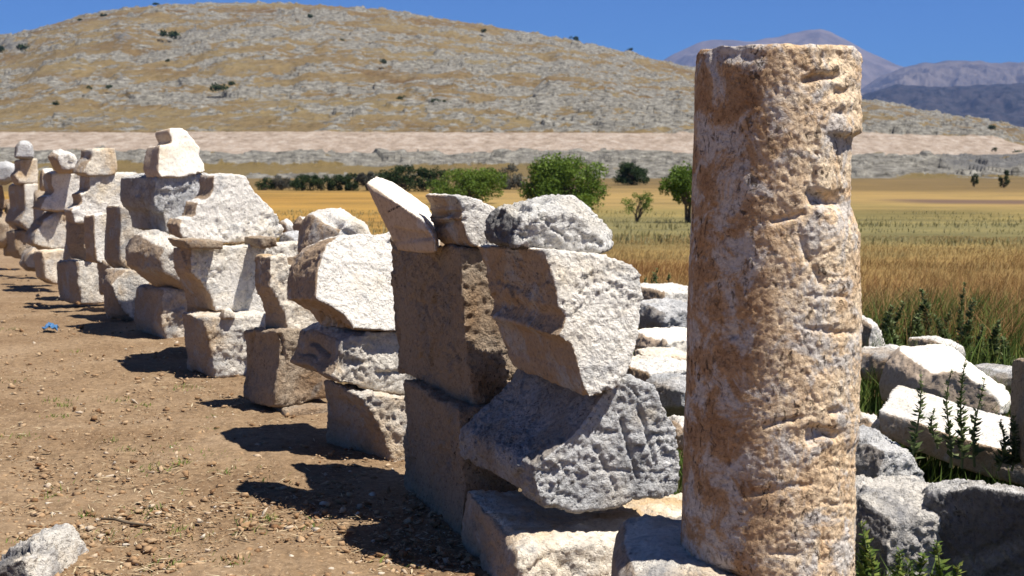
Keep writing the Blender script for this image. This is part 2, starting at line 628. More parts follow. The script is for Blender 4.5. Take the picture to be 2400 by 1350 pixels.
frag = H(CF, 'smooth cream cornice fragment leaning up like a beak with a small inked mark', 'smooth',
  [(858, 430, 6.07), (880, 411, 6.22), (868, 448, 6.02), (940, 480, 5.84), (992, 515, 5.76), (1018, 560, 5.72), (1020, 590, 5.74), (934, 588, 5.96), (926, 560, 6.00), (890, 500, 6.04), (918, 425, 6.24), (1000, 482, 6.12), (1026, 530, 6.02), (1030, 580, 6.07)],
  0.0075, (0.35, 0.35, 0.3), cat='carved fragment', group=PILE, dents=[(928 + 9 * i, 536 + 1.5 * i - 0.35 * (i - 4) ** 2 * 0.3, 934 + 9 * i, 556 + 0.3 * i, 3.0, 0.016) for i in range(9)] + [(928, 566, 1015, 556, 4, 0.008)])
S(CF, 'moulded fragment with a ridged tan side and white broken face, beside the beak-shaped one', 'white',
  [(1066, 460), (1100, 462), (1160, 486), (1178, 530), (1205, 572), (1222, 582), (1195, 592), (1110, 577), (1098, 562), (1086, 524), (1076, 516), (1088, 508), (1078, 496), (1082, 486)],
  (1080, 520, 5.6), to=(1084, 1010), a=30, k=(0.4, 0.9, 0.7), cat='carved fragment', dents=[(1010, 510, 1084, 496, 4, 0.018), (1016, 532, 1090, 516, 4, 0.018)])
# ---- third pile
S(BK, 'pale undercut block on the ground below the rounded stone, left of the tall tan block', 'mixed',
  [(836, 922), (900, 930), (990, 936), (1000, 1110), (922, 1096), (900, 1020), (870, 962)],
  (900, 1000, 7.0), to=(838, 752), a=26, full=0.85, k=(0.8, 1.0, 0.9))
S(BK, 'bulging rounded grey stone with a cracked front, under the bright white block', 'mixed',
  [(802, 800), (838, 780), (920, 776), (990, 780), (990, 918), (900, 914), (800, 896), (770, 880), (790, 845)],
  (800, 850, 7.0), to=(798, 692), a=30, bs=0.9, k=(1.3, 1.2, 0.9), sm=5, dents=[(732, 806, 764, 826, 5, 0.03), (880, 872, 965, 866, 5, 0.02), (712, 826, 740, 836, 4, 0.015)])
S(BK, 'bright white slanting block with a small dentil row beneath', 'white',
  [(765, 582), (796, 556), (850, 548), (922, 546), (985, 560), (985, 768), (900, 770), (832, 765), (812, 738), (778, 718), (742, 700), (744, 645)],
  (800, 720, 7.0), L=0.42, a=32, tilt=28, bs=0.92, ez=-0.05, k=(0.7, 0.8, 0.8), dents=[(756 + 13 * i, 738 + 6 * i, 758 + 13 * i, 756 + 6 * i, 3.6, 0.035) for i in range(6)])
# ---- fourth pile
S(BK, 'dark fronted block leaning on the ground with an undercut side, below the narrow cream block', 'brown',
  [(648, 778), (690, 774), (780, 790), (790, 930), (740, 932), (700, 950), (642, 950), (650, 880), (658, 810)],
  (650, 860, 8.25), to=(648, 566), a=34, bs=0.92, ez=-0.03, full=0.5, k=(1.0, 1.2, 1.0), dents=[(596, 780, 572, 905, 5, 0.03), (655, 790, 662, 830, 6, 0.03)])
S(BK, 'narrow cream block with a curved profile and a notch cut in its top', 'cream',
  [(634, 604), (668, 600), (672, 622), (690, 630), (700, 604), (748, 606), (770, 660), (770, 772), (700, 776), (672, 775), (666, 735), (652, 705), (632, 672)],
  (660, 690, 8.4), to=(640, 606), a=36, full=0.4, k=(0.6, 0.9, 0.8))
B('boulder', 'white rounded boulder with a small hole, behind the narrow notched block', 'white',
  [(706, 590), (716, 548), (730, 506), (768, 490), (800, 490), (832, 516), (850, 548), (850, 600), (790, 620), (720, 612)],
  9.6, 0.6, 0.62, 0.7, (22, 8), a=25, k=(1.0, 0.9, 0.6), dents=[(786, 524, 794, 526, 8, 0.07), (765, 512, 775, 515, 9, 0.03), (800, 540, 835, 556, 4, 0.02)])
B('wedge_stone', 'flat brown stone propping the leaning dark fronted block', 'brown',
  [(640, 985), (650, 950), (720, 938), (765, 945), (770, 985)], 8.45, 0.5, 0.9, 0.9, k=(0.5, 0.6, 0.5), cat='small stone')
# ---- fifth pile
S(BK, 'squat block on the ground with a rough end, below the long white-topped slab', 'mixed',
  [(488, 756), (620, 748), (680, 760), (680, 872), (560, 872), (516, 876), (508, 830)],
  (500, 820, 9.68), to=(492, 436), a=33, grow=1.12, full=0.7, k=(0.8, 1.2, 1.0))
S(BK, 'long pale slab with a curved underside lying below the stepped grey block', 'white',
  [(456, 586), (600, 580), (692, 576), (720, 596), (720, 740), (620, 735), (580, 730), (512, 722), (500, 690), (480, 660), (456, 640)],
  (480, 660, 9.95), to=(456, 408), a=36, full=0.5, k=(0.7, 1.1, 0.9))
B('wedge_stone', 'small pale wedge stone jammed between the long slab and the squat block', 'cream',
  [(512, 748), (520, 726), (536, 721), (548, 735), (552, 749)], 9.75, 0.12, 0.7, 0.7, k=(0.6, 0.5, 0.4), cat='small stone', vox=0.012)
S('wedge_stone', 'thin dark wedge slab under the left end of the stepped grey block', 'brown',
  [(432, 563), (520, 566), (520, 584), (446, 584)], (450, 575, 9.75), L=0.4, a=30, k=(0.3, 0.5, 0.4), cat='small stone', group=None)
S('wedge_stone', 'thin ochre wedge slab under the right end of the stepped grey block', 'brown',
  [(610, 560), (646, 558), (650, 580), (612, 582)], (630, 570, 10.0), L=0.35, a=30, k=(0.3, 0.5, 0.4), cat='small stone', group=None)
S(BK, 'large grey stepped block like a broken stair, highest in its pile', 'white',
  [(502, 417), (540, 414), (570, 416), (590, 450), (622, 480), (644, 508), (658, 546), (640, 558), (560, 566), (476, 566), (432, 552), (428, 528), (436, 514), (462, 509), (468, 478), (492, 466), (500, 450)],
  (480, 500, 10.2), to=(430, 398), a=36, tilt=8, k=(0.7, 1.3, 1.0))
# ---- sixth pile
S(BK, 'dark based block on the ground under the rounded grey boulder', 'mixed',
  [(392, 692), (440, 688), (500, 700), (500, 800), (440, 805), (400, 800), (384, 760)],
  (396, 750, 11.7), to=(390, 322), a=34, grow=1.12, full=0.5, k=(1, 1.2, 1))
B(BK, 'rounded grey boulder in the pile under the hollow-sided block', 'mixed',
  [(302, 585), (320, 550), (360, 542), (430, 560), (470, 590), (474, 660), (444, 690), (400, 688), (340, 650), (308, 625)],
  11.9, 0.75, 0.6, 0.7, (18, 6), a=30, group=PILE, cat='stone block')
S(BK, 'grey block with a hollow shaded side, carrying the gleaming white stepped fragment', 'grey',
  [(368, 418), (420, 412), (480, 412), (520, 440), (520, 540), (420, 545), (392, 540), (386, 500), (372, 490), (366, 470)],
  (380, 480, 11.9), to=(388, 304), a=38, k=(0.8, 1.2, 1.0))
S(CF, 'gleaming white stepped fragment, topmost of its pile', 'smooth',
  [(378, 344), (398, 342), (407, 340), (398, 316), (400, 307), (430, 305), (452, 330), (468, 350), (466, 366), (478, 384), (478, 400), (448, 408), (420, 414), (378, 412), (372, 395)],
  (390, 370, 11.9), to=(378, 347), a=40, tilt=14, k=(0.5, 0.5, 0.4), cat='carved fragment')
# ---- seventh pile
S(BK, 'low block on the ground with an undercut rounded front, next to the dark boxy block', 'mixed',
  [(268, 672), (300, 640), (340, 650), (352, 740), (318, 744), (290, 720)],
  (300, 700, 13.0), to=(268, 238), a=36, grow=1.12, full=0.8, k=(1.0, 1.1, 0.9))
S(BK, 'tall greyish slab standing on edge with grooves down its side', 'mixed',
  [(284, 488), (330, 480), (374, 500), (374, 640), (310, 638), (284, 610)],
  (290, 560, 13.1), to=(284, 247), a=40, k=(0.9, 0.9, 0.8))
S(BK, 'white upright slab next to the tall greyish slab', 'white',
  [(222, 508), (252, 503), (256, 560), (252, 616), (228, 612), (222, 560)],
  (230, 560, 14.0), to=(222, 213), a=50, k=(0.6, 0.7, 0.6))
S(BK, 'small upright tan block next to the white upright slab', 'brown',
  [(198, 522), (220, 522), (222, 600), (206, 610), (196, 570)],
  (200, 560, 14.6), to=(198, 157), a=48, k=(0.6, 0.9, 0.8))
S(BK, 'dark boxy block on the ground under the small upright tan block', 'mixed',
  [(192, 620), (240, 622), (290, 632), (290, 690), (225, 706), (196, 706), (188, 660)],
  (196, 670, 14.6), to=(190, 133), a=46, grow=1.12, k=(0.9, 1.1, 0.9))
S(BK, 'pale rough block with a zigzag stepped side', 'white',
  [(208, 414), (260, 411), (318, 410), (325, 440), (322, 490), (280, 508), (200, 521), (180, 519), (172, 490), (196, 478), (190, 455), (212, 448)],
  (200, 470, 14.5), to=(178, 157), a=48, k=(0.7, 1.2, 1.0))
S(CF, 'cream fragment with a square top on the zigzag block', 'cream',
  [(216, 352), (270, 350), (274, 396), (268, 408), (212, 412), (196, 404), (205, 385), (216, 372)],
  (216, 380, 14.5), to=(216, 211), a=50, k=(0.6, 0.8, 0.6), cat='carved fragment')
B(CF, 'little grey piece beside the square topped cream fragment', 'grey',
  [(178, 400), (184, 376), (200, 366), (216, 368), (214, 400), (196, 406)], 14.9, 0.3, group=PILE, cat='carved fragment')
# ---- eighth pile
S(BK, 'cream block on the ground in the pile with the pointed white top stone', 'cream',
  [(104, 594), (160, 590), (170, 660), (130, 663), (108, 650)],
  (106, 630, 17.0), to=(104, 78), a=46, grow=1.12, k=(0.8, 0.9, 0.8))
B(BK, 'dim narrow stone low on the ground at the foot of the pointed-top pile', 'mixed',
  [(47, 620), (56, 590), (80, 575), (100, 590), (96, 636), (64, 636)], 18.0, 0.5, k=(1, 1, 1), group=PILE, cat='stone block')
S(BK, 'rough block with a golden lower edge in the middle of the pointed-top pile', 'mixed',
  [(104, 520), (130, 500), (160, 500), (168, 530), (168, 582), (110, 580), (82, 570), (86, 545)],
  (100, 540, 17.2), to=(88, 62), a=46, k=(0.9, 1.2, 1.0))
S(BK, 'pale block with a scooped shadowed corner under the pointed white top stone', 'white',
  [(122, 408), (160, 405), (192, 405), (195, 470), (180, 490), (130, 494), (96, 488), (108, 462), (128, 452), (122, 432)],
  (110, 450, 17.2), to=(112, 92), a=46, k=(0.8, 1.0, 0.9))
B(CF, 'pointed white stone with a ragged left end, topmost of its pile', 'white',
  [(112, 368), (122, 356), (148, 351), (170, 362), (183, 385), (178, 404), (136, 405), (126, 392)],
  17.2, 0.4, 0.7, 0.7, (6, 2), group=PILE, cat='carved fragment')
# ---- ninth pile and beyond
B(BK, 'bright stone glimpsed between the two farthest piles', 'white',
  [(92, 420), (98, 396), (122, 394), (128, 412), (112, 450), (92, 446)], 18.6, 0.4, group=PILE, cat='stone block')
S(BK, 'shaded block low on the ground in the pile with the grey drum top', 'brown',
  [(36, 545), (72, 540), (76, 604), (52, 606), (38, 590)], (40, 580, 20.6), to=(38, 15), a=44, k=(0.9, 1, 1))
S(BK, 'tall grooved block in the middle of the pile with the grey drum top', 'mixed',
  [(58, 436), (90, 432), (86, 480), (72, 540), (48, 520), (60, 490)], (60, 480, 20.6), to=(56, 18), a=44, k=(0.7, 0.8, 0.7))
S(BK, 'cream square block under the grey drum', 'cream',
  [(46, 376), (86, 374), (90, 405), (88, 428), (46, 432), (36, 412), (48, 398)], (50, 400, 20.6), to=(40, 30), a=44, k=(0.6, 0.7, 0.6))
B('column_drum', 'stubby grey drum standing on the cream square block', 'grey',
  [(33, 372), (36, 342), (46, 331), (66, 330), (77, 342), (80, 372)], 20.7, 0.36, 0.9, 0.9, k=(0.6, 0.8, 0.6), group=PILE, cat='column drum')
B(BK, 'grey ragged stone at the top of the farthest pile, beside the cream square block', 'grey',
  [(-30, 400), (-10, 382), (18, 378), (40, 388), (34, 424), (12, 434), (-30, 432)], 22.2, 0.7, group=PILE, cat='stone block')
S(BK, 'tan block under the ragged grey stone at the photo edge', 'brown',
  [(-20, 434), (8, 436), (12, 490), (-20, 490)], (0, 460, 22.6), to=(0, -26), a=44)
B(BK, 'reddish brown stone standing on the ground at the photo edge', 'brown',
  [(-30, 500), (0, 492), (20, 508), (26, 560), (10, 582), (-30, 584)], 22.6, 0.8, group=PILE, cat='stone block')
B(BK, 'dark stone in the gap behind the reddish brown stone', 'brown',
  [(10, 470), (60, 462), (62, 600), (8, 600)], 22.8, 0.6, group=PILE, cat='stone block')
B(BK, 'dark stone in the gap behind the tall grooved block', 'brown',
  [(80, 452), (112, 446), (116, 600), (76, 600)], 20.0, 0.6, group=PILE, cat='stone block')
B(BK, 'shaded stone filling the gap behind the scooped pale block', 'mixed',
  [(84, 470), (170, 470), (175, 540), (80, 540)], 18.2, 0.5, group=PILE, cat='stone block')
B(BK, 'shaded stone deep in the gap behind the small upright tan block', 'mixed',
  [(160, 500), (215, 500), (215, 640), (150, 640)], 16.0, 0.6, group=PILE, cat='stone block')
B(BK, 'shaded stone deep in the gap behind the tall greyish slab', 'mixed',
  [(230, 600), (330, 590), (335, 690), (235, 690)], 14.2, 0.6, group=PILE, cat='stone block')
B(BK, 'shaded stone deep in the gap behind the squat block', 'brown',
  [(440, 670), (640, 680), (640, 800), (440, 800)], 10.9, 0.5, group=PILE, cat='stone block')
# ---- foreground and the rubble on the weedy side
B('boulder', 'white weathered rock with grey blotches half sunk in the brown dirt', 'blotch',
  [(-60, 1352), (-20, 1325), (30, 1298), (80, 1268), (108, 1262), (130, 1295), (150, 1330), (165, 1400), (-60, 1400)],
  5.1, 0.4, 0.8, 0.8, (6, 6), a=-10, k=(1.0, 1.6, 1.2))
B('plinth_block', 'rounded low block in the shadow under the foot of the column', 'mixed',
  [(1446, 1312), (1470, 1284), (1540, 1268), (1660, 1272), (1760, 1320), (1960, 1386), (1985, 1420), (1980, 1600), (1450, 1600), (1440, 1420)],
  4.05, 0.62, 0.94, 0.9, (0, 10), a=0, k=(0.5, 0.7, 0.7), cat='stone block', vox=0.01, sm=4)
S('limestone_block', 'dark shaded block with a bright rough top at the lower right corner', 'shade_front',
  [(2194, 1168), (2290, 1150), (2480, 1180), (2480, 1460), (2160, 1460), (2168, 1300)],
  (2200, 1250, 4.75), L=0.40, a=-42, ea=-10, ez=-0.05, tilt=3, k=(0.8, 1.5, 1.3), group=None, sidev=(-0.66, -0.74, -0.1))  # sidev aims the painted shade at the front
B('limestone_block', 'crumbling pitted grey block between the column and the dark shaded block', 'blotch',
  [(1985, 1215), (2010, 1165), (2080, 1148), (2150, 1138), (2215, 1155), (2215, 1290), (2190, 1450), (1985, 1450)],
  4.95, 0.5, 0.85, 0.8, (0, 20), a=15, k=(0.9, 1.8, 1.8), cat='stone block')
B('boulder', 'rough grey boulder just right of the column, behind the crumbling block', 'grey',
  [(1960, 1060), (1985, 1010), (2040, 1003), (2080, 1025), (2105, 1065), (2112, 1120), (2080, 1150), (1960, 1150)],
  5.8, 0.5, 0.7, 0.7, (-6, 8), k=(1, 1.7, 1.2))
S('stone_slab', 'flat white slab with a tan front edge lying behind tall weeds', 'white',
  [(2064, 962), (2130, 985), (2210, 1012), (2300, 1042), (2400, 1068), (2440, 1080), (2440, 1150), (2300, 1112), (2150, 1058), (2068, 1022)],
  (2070, 985, 6.2), L=0.8, a=-26, ea=-20, ez=0.0, sidev=(-0.44, -0.9, 0), k=(0.5, 0.8, 0.5), cat='stone slab', group=None)  # tan shade painted onto the front face through sidev
B('boulder', 'large smooth white boulder sloping down to the right among green weeds', 'smooth',
  [(2068, 900), (2082, 855), (2112, 826), (2140, 825), (2190, 816), (2230, 818), (2270, 855), (2330, 900), (2358, 935), (2350, 965), (2250, 985), (2120, 955), (2075, 935)],
  7.6, 0.75, 0.62, 0.75, (26, 8), a=-10, k=(0.9, 0.8, 0.5))
B('boulder', 'pale boulder tucked behind the large smooth white boulder', 'white',
  [(2032, 870), (2045, 835), (2080, 812), (2112, 815), (2120, 880), (2070, 905), (2040, 892)], 8.4, 0.45, k=(1, 1, 0.8))
B('boulder', 'ragged white stone poking above the large smooth boulder', 'white',
  [(2160, 820), (2166, 796), (2190, 788), (2225, 795), (2242, 820), (2240, 850), (2165, 850)], 9.2, 0.4, k=(1, 1.4, 1.2))
B('boulder', 'tall whitish boulder close against the right side of the column', 'white',
  [(1980, 800), (1990, 740), (2012, 732), (2034, 768), (2046, 810), (2030, 840), (1985, 840)], 9.6, 0.5, k=(1, 1.2, 1))
B('boulder', 'grey stone half hidden in weeds near the right edge', 'grey',
  [(2296, 880), (2310, 862), (2360, 856), (2400, 866), (2410, 900), (2340, 915), (2300, 905)], 8.0, 0.4)
B('boulder', 'thin pale stone lying flat in the grass right of the column', 'white',
  [(1985, 985), (2010, 965), (2040, 978), (2062, 1003), (2020, 1012), (1985, 1010)], 6.4, 0.3)
B('broken_shaft', 'brown broken shaft standing cut off by the right edge of the photo', 'brown',
  [(2408, 1080), (2410, 960), (2416, 850), (2450, 842), (2640, 838), (2640, 1110), (2420, 1110)], 5.5, 0.45, 0.85, 0.85, (2, 0), a=0, k=(0.5, 0.8, 0.8), cat='column')
# rubble between the nearest pile and the column
B('boulder', 'grey white stone tangled with weeds, farthest of those seen between pile and column', 'white',
  [(1496, 700), (1505, 676), (1545, 668), (1600, 664), (1640, 680), (1640, 720), (1500, 722)], 11.5, 0.6)
B('boulder', 'grey boulder with a dark hollow below, seen between pile and column', 'grey',
  [(1494, 745), (1505, 715), (1550, 706), (1620, 712), (1640, 770), (1560, 778), (1500, 772)], 10.2, 0.5, k=(1, 1.5, 1))
B('boulder', 'long cream boulder seen between pile and column', 'smooth',
  [(1496, 810), (1508, 785), (1540, 775), (1640, 774), (1650, 825), (1580, 832), (1505, 828)], 9.3, 0.5)
B('boulder', 'small cream stone wedged below the long cream boulder', 'cream',
  [(1500, 848), (1510, 826), (1545, 818), (1610, 826), (1630, 852), (1540, 858)], 8.7, 0.35)
B('boulder', 'flat topped speckled boulder just behind the nearest pile', 'white',
  [(1462, 890), (1470, 856), (1520, 845), (1620, 850), (1640, 900), (1560, 912), (1480, 912)], 7.6, 0.5, fs=0.8, k=(0.9, 1.6, 1.3))
B('boulder', 'dark grey stone among white flowers against the left of the column', 'grey',
  [(1540, 955), (1546, 900), (1575, 882), (1640, 886), (1650, 960), (1580, 975)], 7.0, 0.4)
B('boulder', 'small pale stone low against the left of the column', 'white',
  [(1566, 1045), (1574, 1000), (1590, 990), (1630, 992), (1640, 1050)], 6.0, 0.3)
B('boulder', 'whitish stone left in the gap behind the stepped grey block', 'white',
  [(650, 545), (655, 520), (672, 514), (692, 530), (694, 548), (670, 556)], 15.0, 0.4)
B('boulder', 'two-lobed whitish stone in the gap beside the holed boulder', 'white',
  [(690, 545), (692, 522), (708, 505), (722, 508), (728, 535), (722, 550)], 14.4, 0.4)
B('boulder', 'grey stone in the gap below the two-lobed whitish stone', 'grey',
  [(652, 585), (664, 552), (700, 546), (724, 556), (720, 592), (680, 600)], 13.0, 0.5)

#COLUMN
def build_column():
    D0 = 4.0
    xl0, xr0, y0 = 1590.0, 2008.0, 1392.0
    xl1, xr1, y1 = 1632.0, 2014.0, 118.0
    bl, br, tl, tr = P(xl0, y0, D0), P(xr0, y0, D0), P(xl1, y1, D0), P(xr1, y1, D0)
    cb, ct = (bl + br) / 2, (tl + tr) / 2
    rb, rt = np.linalg.norm(br - bl) / 2 * 0.99, np.linalg.norm(tr - tl) / 2 * 0.99
    nu, nv = 420, 370
    th = np.linspace(0, 2 * np.pi, nu, endpoint=False)
    t = np.linspace(0, 1, nv)
    T, V = np.meshgrid(th, t, indexing='ij')
    T, V = T.ravel(), V.ravel()
    cen = cb + (ct - cb) * V[:, None]
    r0 = rb + (rt - rb) * V
    # the left outline swells very slightly
    r0 = r0 * (1 + 0.006 * np.sin(np.pi * V))
    dirs = np.stack([np.cos(T), np.sin(T), np.zeros_like(T)], 1)
    pos = cen + dirs * r0[:, None]
    # photo pixel of every point on the facing side (to place the wear where it is)
    rel = pos - CAM
    dep = rel @ FWD
    px = 1200 + F * rel[:, 0] / dep
    py = 675 - F * (rel @ UPV) / dep
    front = sstep(0.25, -0.05, dirs[:, 1])
    d = np.zeros(len(T))
    q = pos
    right = sstep(1760, 1930, px) * front
    d += 0.004 * fbm(q * 5, 3, 3)
    d += 0.0006 * (0.3 + 0.5 * right) * ridged(q * 14, 4, 8)
    d += 0.0009 * (0.35 + 0.8 * right) * facets(q * np.array([20, 20, 28.0]), 8) + 0.0016 * (0.3 + 0.5 * right) * facets(q * 48, 9) + 0.0011 * (0.5 + 0.6 * right) * facets(q * 95, 19)
    d += 0.0015 * (0.5 + 0.8 * right) * fbm(q * 60, 3, 12)
    b, s = worley(q * np.array([32, 32, 22.0]), 4)
    d -= 0.0032 * (1 - sstep(0.08, 0.26, b)) * sstep(0.05, 0.3, vnoise(q * 8, 77))
    b2, _ = worley(q * np.array([11, 11, 6.0]), 14)
    d -= 0.003 * (1 - sstep(0.05, 0.2, b2))

    def dent(x, y, wx, wy, dp, pw=2.0):
        jx = px + 9 * vnoise(q * 20, 51)
        jy = py + 9 * vnoise(q * 20, 52)
        g = np.exp(-(np.abs((jx - x) / wx) ** pw + np.abs((jy - y) / wy) ** pw)) * front
        return -dp * g

    def crack(x0, y0, x1, y1, w, dp):
        jx = px + 7 * vnoise(q * 14, 61)
        jy = py + 7 * vnoise(q * 14, 62) + 3 * vnoise(q * 50, 63)
        L2 = (x1 - x0) ** 2 + (y1 - y0) ** 2
        tt = np.clip(((jx - x0) * (x1 - x0) + (jy - y0) * (y1 - y0)) / L2, 0, 1)
        dist = np.hypot(jx - x0 - tt * (x1 - x0), jy - y0 - tt * (y1 - y0))
        return -dp * np.exp(-(dist / w) ** 2) * front

    # ragged upper rim, chip on its left shoulder
    xl = 1656 + 0.26 * (py - 120) + 5 * vnoise(q * 25, 88)
    d -= 0.005 * sstep(xl - 1, xl + 5, px) * sstep(xl + 60, xl, px) * sstep(206, 168, py) * front
    d += 0
    d += dent(1720, 128, 70, 16, 0.014) + dent(1950, 128, 26, 20, 0.016) + dent(1985, 140, 16, 34, 0.018)
    d += crack(1895, 186, 1965, 180, 9, 0.020) + dent(1930, 180, 30, 9, 0.012)
    d += dent(1975, 215, 30, 14, 0.014)
    # right flank lost below the overhang at y~315, down to y~500
    lost = sstep(1925, 1985, px) * sstep(306, 322, py + 10 * vnoise(q * 16, 71)) * (1 - sstep(470, 560, py)) * sstep(0.62, 0.25, dirs[:, 1])
    d -= 0.026 * lost
    d += 0.003 * sstep(1940, 2005, px) * sstep(255, 280, py) * (1 - sstep(305, 318, py)) * front
    d += dent(1975, 262, 22, 12, 0.014)
    d += dent(1938, 470, 46, 20, 0.026, 3) + crack(1895, 452, 1980, 480, 12, 0.014)
    d += dent(1905, 428, 10, 34, 0.010)
    d += crack(1815, 520, 1885, 497, 8, 0.012) + dent(1845, 500, 30, 18, 0.006)
    d += crack(1880, 570, 1925, 660, 9, 0.010)
    d += crack(1890, 690, 1990, 700, 6, 0.005) + crack(1900, 640, 1985, 652, 5, 0.003)
    d += crack(1885, 770, 2000, 782, 7, 0.008)
    d += dent(1716, 783, 12, 8, 0.010) + dent(1716, 775, 26, 34, 0.004)
    d += crack(1790, 996, 1860, 982, 6, 0.010) + crack(1860, 982, 1905, 972, 5, 0.006)
    d += dent(1935, 1018, 36, 14, 0.030, 3) + dent(1898, 1033, 12, 12, 0.022)
    d += dent(1960, 962, 16, 9, 0.016)
    # the slightly sunken strip of bedding steps on the lower right
    strip = sstep(1918, 1934, px + 6 * vnoise(q * 12, 81)) * sstep(1025, 1060, py) * front
    d -= 0.010 * strip
    for yy, dd in ((1100, 0.007), (1128, 0.004), (1182, 0.010), (1216, 0.005), (1268, 0.009), (1310, 0.006)):
        d += crack(1925, yy, 2005, yy - 4, 5, 0.4 * dd)
    d += crack(1770, 1160, 1900, 1130, 8, 0.005) + dent(1845, 1300, 40, 10, 0.007) + dent(1930, 1320, 20, 10, 0.007)
    d += crack(1745, 1225, 1765, 1190, 10, 0.003)
    for k in range(60):
        d += dent(rng.uniform(1600, 1990), rng.uniform(140, 1320), rng.uniform(2.5, 5), rng.uniform(3, 8), rng.uniform(0.003, 0.008))
    # broken lower left corner
    d -= 0.20 * (sstep(1290, 1400, py + 6 * vnoise(q * 10, 95)) ** 2) * sstep(1790, 1600, px) * sstep(0.75, 0.3, dirs[:, 1])
    # rounded ends
    dv = V * np.linalg.norm(ct - cb)
    top = np.linalg.norm(ct - cb) - dv
    d -= 0.010 * np.exp(-(top / 0.008) ** 2) + 0.045 * np.exp(-(dv / 0.030) ** 2)
    pos = pos + dirs * d[:, None]
    rel = None
    topw = sstep(0.9, 1.0, V)
    pos[:, 2] += topw * 0.006 * fbm(pos * 14, 3, 91) * (np.arange(len(V)) % nv > nv - 40)
    verts = [pos]
    faces = [grid_faces(nu, nv, True)]
    # caps: rings shrinking to a centre
    rings = 14
    for end in (0, 1):
        edge = pos.reshape(nu, nv, 3)[:, -1 if end else 0]
        cc = edge.mean(0)
        base = sum(len(x) for x in verts)
        prev = np.arange(nu) * nv + (nv - 1 if end else 0)
        for k in range(1, rings + 1):
            f = 1 - k / rings * 0.999
            ring = cc + (edge - cc) * f
            ring[:, 2] += (0.006 if end else -0.004) * fbm(ring * 16, 3, 93) * (1 if k < rings else 1)
            verts.append(ring)
            cur = base + (k - 1) * nu + np.arange(nu)
            nx = np.roll(np.arange(nu), -1)
            qf = np.stack([prev, prev[nx], cur[nx], cur], 1)
            faces.append(qf if end else qf[:, ::-1])
            prev = cur
    Vv = np.vstack(verts)
    org = cb.copy()
    me = np_mesh('column_shaft', Vv - org, np.vstack(faces), True, {'patina_shade': np.concatenate([sstep(0.0, 0.8, dirs @ np.array([-1.0, -0.12, 0])), np.zeros(len(Vv) - len(dirs))])})
    m = NT('column_limestone')
    tc = m.n('ShaderNodeTexCoord')
    v = tc.outputs['Object']
    pa = m.noise(v, 8.0, 8, 0.70, 0.5)
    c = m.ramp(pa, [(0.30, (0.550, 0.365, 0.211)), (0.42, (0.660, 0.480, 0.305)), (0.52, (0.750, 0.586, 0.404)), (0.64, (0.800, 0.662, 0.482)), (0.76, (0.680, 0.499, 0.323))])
    rust_shade = m.ramp(m.noise(v, 9, 6, 0.65, 0.4), [(0.35, (0.29, 0.15, 0.065)), (0.55, (0.44, 0.275, 0.145)), (0.7, (0.56, 0.41, 0.27))])
    c = m.mix(m.step(m.math('ADD', m.attr('patina_shade'), m.math('SUBTRACT', m.noise(v, 5, 5, 0.6), 0.5)), 0.2, 0.75, 0, 0.85), c, rust_shade)  # rust stain plus painted shade and bounce tone on the left side
    g = m.noise(v, 9, 8, 0.70, 0.7)
    c = m.mix(m.step(g, 0.485, 0.58, 0, 0.8), c, (0.56, 0.545, 0.53))
    fine = m.noise(v, 75, 6, 0.78)
    c = m.mix(1.0, c, m.ramp(fine, [(0.32, (0.48, 0.42, 0.37)), (0.5, (1.0, 0.98, 0.96)), (0.68, (1.22, 1.22, 1.22))]), 'MULTIPLY')
    mp = m.n('ShaderNodeMapping')
    mp.inputs['Scale'].default_value = (1, 1, 0.55)
    m.l(v, mp.inputs[0])
    sp = m.noise(mp.outputs[0], 60, 3, 0.6, 0.9)
    zone = m.noise(v, 6, 3, 0.5)
    dk = m.math('MULTIPLY', m.step(sp, 0.585, 0.63), m.step(zone, 0.42, 0.6, 0.15, 1.0))
    c = m.mix(m.math('MULTIPLY', dk, 0.85), c, (0.07, 0.05, 0.035))
    m.color(c)
    h = m.math('ADD', m.noise(v, 36, 8, 0.68, 0.3), m.math('MULTIPLY', m.noise(v, 110, 4, 0.6), 0.4))
    h = m.math('SUBTRACT', h, m.math('MULTIPLY', dk, 0.5))
    m.bump(h, 0.8, 0.014)
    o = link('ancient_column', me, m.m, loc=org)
    tag(o, 'weathered tan limestone column standing upright in front of the stone piles', 'column')
    return o


build_column()

